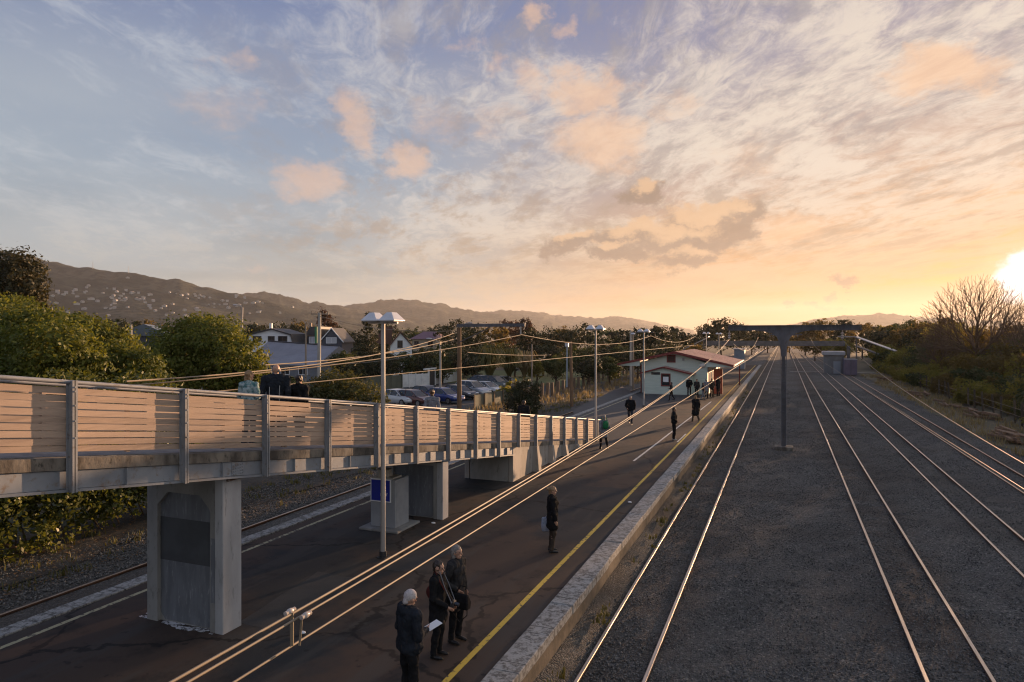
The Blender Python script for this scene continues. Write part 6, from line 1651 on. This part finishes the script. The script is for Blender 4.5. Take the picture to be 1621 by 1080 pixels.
g8 = person(foot(1101,668), YAW+R_(20), 'person in wide flared dark coat walking towards the station', 1.68, 'longcoat', CL_BLACK, CL_BROWN, HR_BLON, 'bob', pose='walk', lift=('swing','swing'), fine=False, build=1.12)
far = [(1063,634,YAW+R_(70),1.55,'person stooping near the annex wall',CL_NAVY,HR_DARK,'shirt'),(1091,628,YAW+R_(170),1.75,'tallest dark-clothed person beside the annex corner',CL_BLACK,HR_DARK,'jacket'),(1103,630,YAW+R_(150),1.66,'second person right of the annex corner in a wide dark jacket',CL_CHAR,HR_BROWN,'jacket'),
       (1113,634,FR,1.5,'small person with pale trousers in the group by the station',CL_NAVY,HR_DARK,'shirt'),(1118,631,YAW,1.7,'person with grey coat inside the group by the station doors',CL_GREY,HR_GREY,'coat'),(1127,630,YAW+R_(190),1.72,'person in brown jacket by the red wind screen',CL_BROWN,HR_DARK,'jacket'),(1137,627,YAW+R_(30),1.8,'person farthest right in the group under the station canopy',CL_BLACK,HR_DARK,'coat')]
for i,(px,row,fa,H,lab,cm,hm,tp) in enumerate(far):
    person(foot(px,row), fa, lab, H, tp, cm, CL_GREY if i == 3 else CL_BLACK, hm, 'short', pose='walk' if i in (0,3) else 'stand', fine=False, lift=('pocket','hang') if i % 2 else ('hang','hold'))
# walkers on the ramp
def rampspot(px, x):
    d_ = ray(px, HZ); t_ = x/d_.x; y_ = d_.y*t_; return V(x, y_, zr(y_)-1.098)
GR_ = 'people walking down the ramp'
r1 = person(rampspot(394,-10.35), FR+R_(75), 'blond person in teal and white top on the ramp', 1.58, 'shirt', CL_TEAL, CL_DENIM, HR_BLON, 'bob', lift=('hang','hold'), groupname=GR_, headturn=-.5)
r2 = person(rampspot(437,-10.5), YAW+R_(8), 'bald person in dark jacket with pale piping on the ramp', 1.80, 'jacket', CL_NAVY, CL_BLACK, HR_GREY, 'bald', pose='walk', lift=('swing','swing'), groupname=GR_, build=1.15)
r3 = person(rampspot(473,-10.2), YAW+R_(-10), 'shorter dark-haired person in black beside the bald walker', 1.60, 'jacket', CL_BLACK, CL_BLACK, HR_DARK, 'short', pose='walk', lift=('swing','swing'), groupname=GR_)
r4 = person(rampspot(684,-10.4), YAW+R_(5), 'person in grey top with tied brown hair farther down the ramp', 1.66, 'shirt', CL_GREY, CL_DENIM, HR_BROWN, 'bun', pose='walk', lift=('swing','swing'), groupname=GR_)
r5 = person(rampspot(829,-10.5), YAW+R_(5), 'dark-haired person low on the ramp near its foot', 1.70, 'jacket', CL_BLACK, CL_BLACK, HR_DARK, 'short', pose='walk', lift=('swing','swing'), groupname=GR_, fine=False)
mb = MB()
for s_ in (-1,1): mb.tube([V(s_*.10,-.172,1.0),V(s_*.105,-.180,1.22),V(s_*.11,-.135,1.44)], .006, 5)
o = mb.build('jacket_piping', mat('pale_piping',(0.45,0.45,0.45),None)); o.parent = r2
# carried things, each resting on its carrier
def carried(mb, name, m, person_, label, cat, rz=0.0, bevel=0.0, smooth=False, parts=()):
    c = Vector((0,0,0))
    for v_ in mb.v: c += Vector(v_)
    c /= max(1,len(mb.v)); o = mb.build(name, m, loc=c, bevel=bevel, smooth=smooth)
    props(o, label, cat); place(o, person_); 
    for (pmb,pn,pm) in parts:
        q = pmb.build(pn, pm, loc=c, smooth=True); q.location = (0,0,0); q.parent = o
    return o
wl = lambda pr: Vector(pr['wrist_left']); wr = lambda pr: Vector(pr['wrist_right'])
q = wr(a)+V(-.01,.13,.025); mb = MB(); mb.obox(q, V(.085,0,.0), V(0,.11,.03), V(0,-.001,.003)); carried(mb,'folded_paper',M_SIGNW,a,'white folded paper in the hand of the navy-jacketed person','paper')
q = (wl(b2)+wr(b2))/2+V(0,.08,.02); mb = MB(); mb.box(q.x-.07,q.x+.07,q.y-.03,q.y+.03,q.z-.045,q.z+.045); mb.box(q.x-.03,q.x+.03,q.y-.02,q.y+.02,q.z+.0455,q.z+.065); l_ = MB(); l_.tube([q+V(0,.031,0),q+V(0,.105,-.01)],[.036,.033],12)
st_ = MB(); st_.tube([q+V(-.07,0,.03),V(-.09,.165,1.25),V(-.06,.07,1.47),V(.0,-.06,1.51),V(.06,.07,1.47),V(.09,.165,1.25),q+V(.07,0,.03)],.008,5)
carried(mb,'camera',M_DARK,b2,'black camera held at the waist on a neck strap','camera',bevel=.008,parts=((l_,'lens',M_CGLASS),(st_,'neck_strap',CL_GREY)))
mb = MB(); mb.ball(V(-.20,-.14,1.02),.10,.17,.15,14,10); l_ = MB(); l_.tube([V(-.2,-.1,1.12),V(-.12,-.15,1.32),V(.02,-.05,1.49),V(.15,.12,1.33),V(.1,.17,1.2)],.012,5)
carried(mb,'shoulder_bag',CL_RED,b2,'dull red shoulder bag behind the black-coated person','bag',smooth=True,parts=((l_,'strap',CL_RED),))
q = wr(c3_)+V(.03,.14,-.17); mb = MB(); mb.loft([[q+V(-.06,-.16,-.13),q+V(.06,-.16,-.13),q+V(.06,.16,-.13),q+V(-.06,.16,-.13)],[q+V(-.07,-.17,.0),q+V(.07,-.17,.0),q+V(.07,.17,.0),q+V(-.07,.17,.0)],[q+V(-.03,-.14,.13),q+V(.03,-.14,.13),q+V(.03,.14,.13),q+V(-.03,.14,.13)]]); l_ = MB(); l_.tube([q+V(0,-.10,.13),q+V(-.06,-.06,.24),q+V(-.06,.06,.24),q+V(0,.10,.13)],.011,6); l_.tube([q+V(0,-.12,.1),q+V(.06,-.16,-.2),q+V(.05,.0,-.36),q+V(.06,.16,-.2),q+V(0,.12,.1)],.009,6)
carried(mb,'handbag',CL_BLACK,c3_,'black handbag with loose strap hanging from the forearm','bag',bevel=.02,parts=((l_,'strap',CL_BLACK),))
M_TOTE = cloth('pale_tote_cloth',(0.40,0.42,0.50),(0.25,0.29,0.38),12)
q = wl(w4)+V(-.02,.0,-.20); mb = MB(); mb.loft([[q+V(-.05,-.19,-.20),q+V(.05,-.19,-.20),q+V(.05,.17,-.20),q+V(-.05,.17,-.20)],[q+V(-.085,-.21,-.05),q+V(.075,-.21,-.05),q+V(.075,.19,-.05),q+V(-.085,.19,-.05)],[q+V(-.03,-.20,.17),q+V(.03,-.20,.17),q+V(.03,.18,.17),q+V(-.03,.18,.17)]]); l_ = MB(); l_.tube([q+V(0,-.1,.16),q+V(.0,-.03,.26),q+V(.0,.03,.26),q+V(0,.09,.16)],.011,6)
carried(mb,'tote_bag',M_TOTE,w4,'pale blue-white tote bag hanging at the lone person\'s side','bag',bevel=.025,parts=((l_,'handles',M_TOTE),))
q = V(0,-.22,1.22); mb = MB(); mb.ball(q,.15,.10,.21,14,10); l_ = MB()
for s_ in (-1,1): l_.tube([q+V(s_*.1,.02,.16),V(s_*.13,.0,1.55),V(s_*.13,.15,1.35),V(s_*.15,.05,1.08),q+V(s_*.12,.02,-.14)],.014,5)
carried(mb,'backpack',CL_GREEN,g5,'green backpack worn by the person at the ramp foot','backpack',smooth=True,parts=((l_,'straps',CL_GREEN),))
q = wr(g8)+V(.02,.02,-.12); mb = MB(); mb.ball(q,.05,.11,.13,10,8); carried(mb,'carrier_bag',mat('tan_bag',(0.42,0.27,0.14),None,rough=.7),g8,'tan bag in the hand of the flared-coat walker','bag',smooth=True)
# small litter seen on the platform
for (px,row,lab) in ((686,829,'small pale stone on the platform beside the cabinet slab'),(997,796,'crumpled paper by the platform coping'),(479,1003,'flat white wrapper under the wire hanger')):
    p = gz(px,row,PZ+.01); mb = MB(); mb.ball(p+V(0,0,.02),.07,.045,.025,8,6); props(mb.build('litter', M_SIGNW, loc=p), lab, 'litter')

for o in list(bpy.data.objects):
    for k_ in ('wrist_left','wrist_right'):
        if k_ in o: del o[k_]
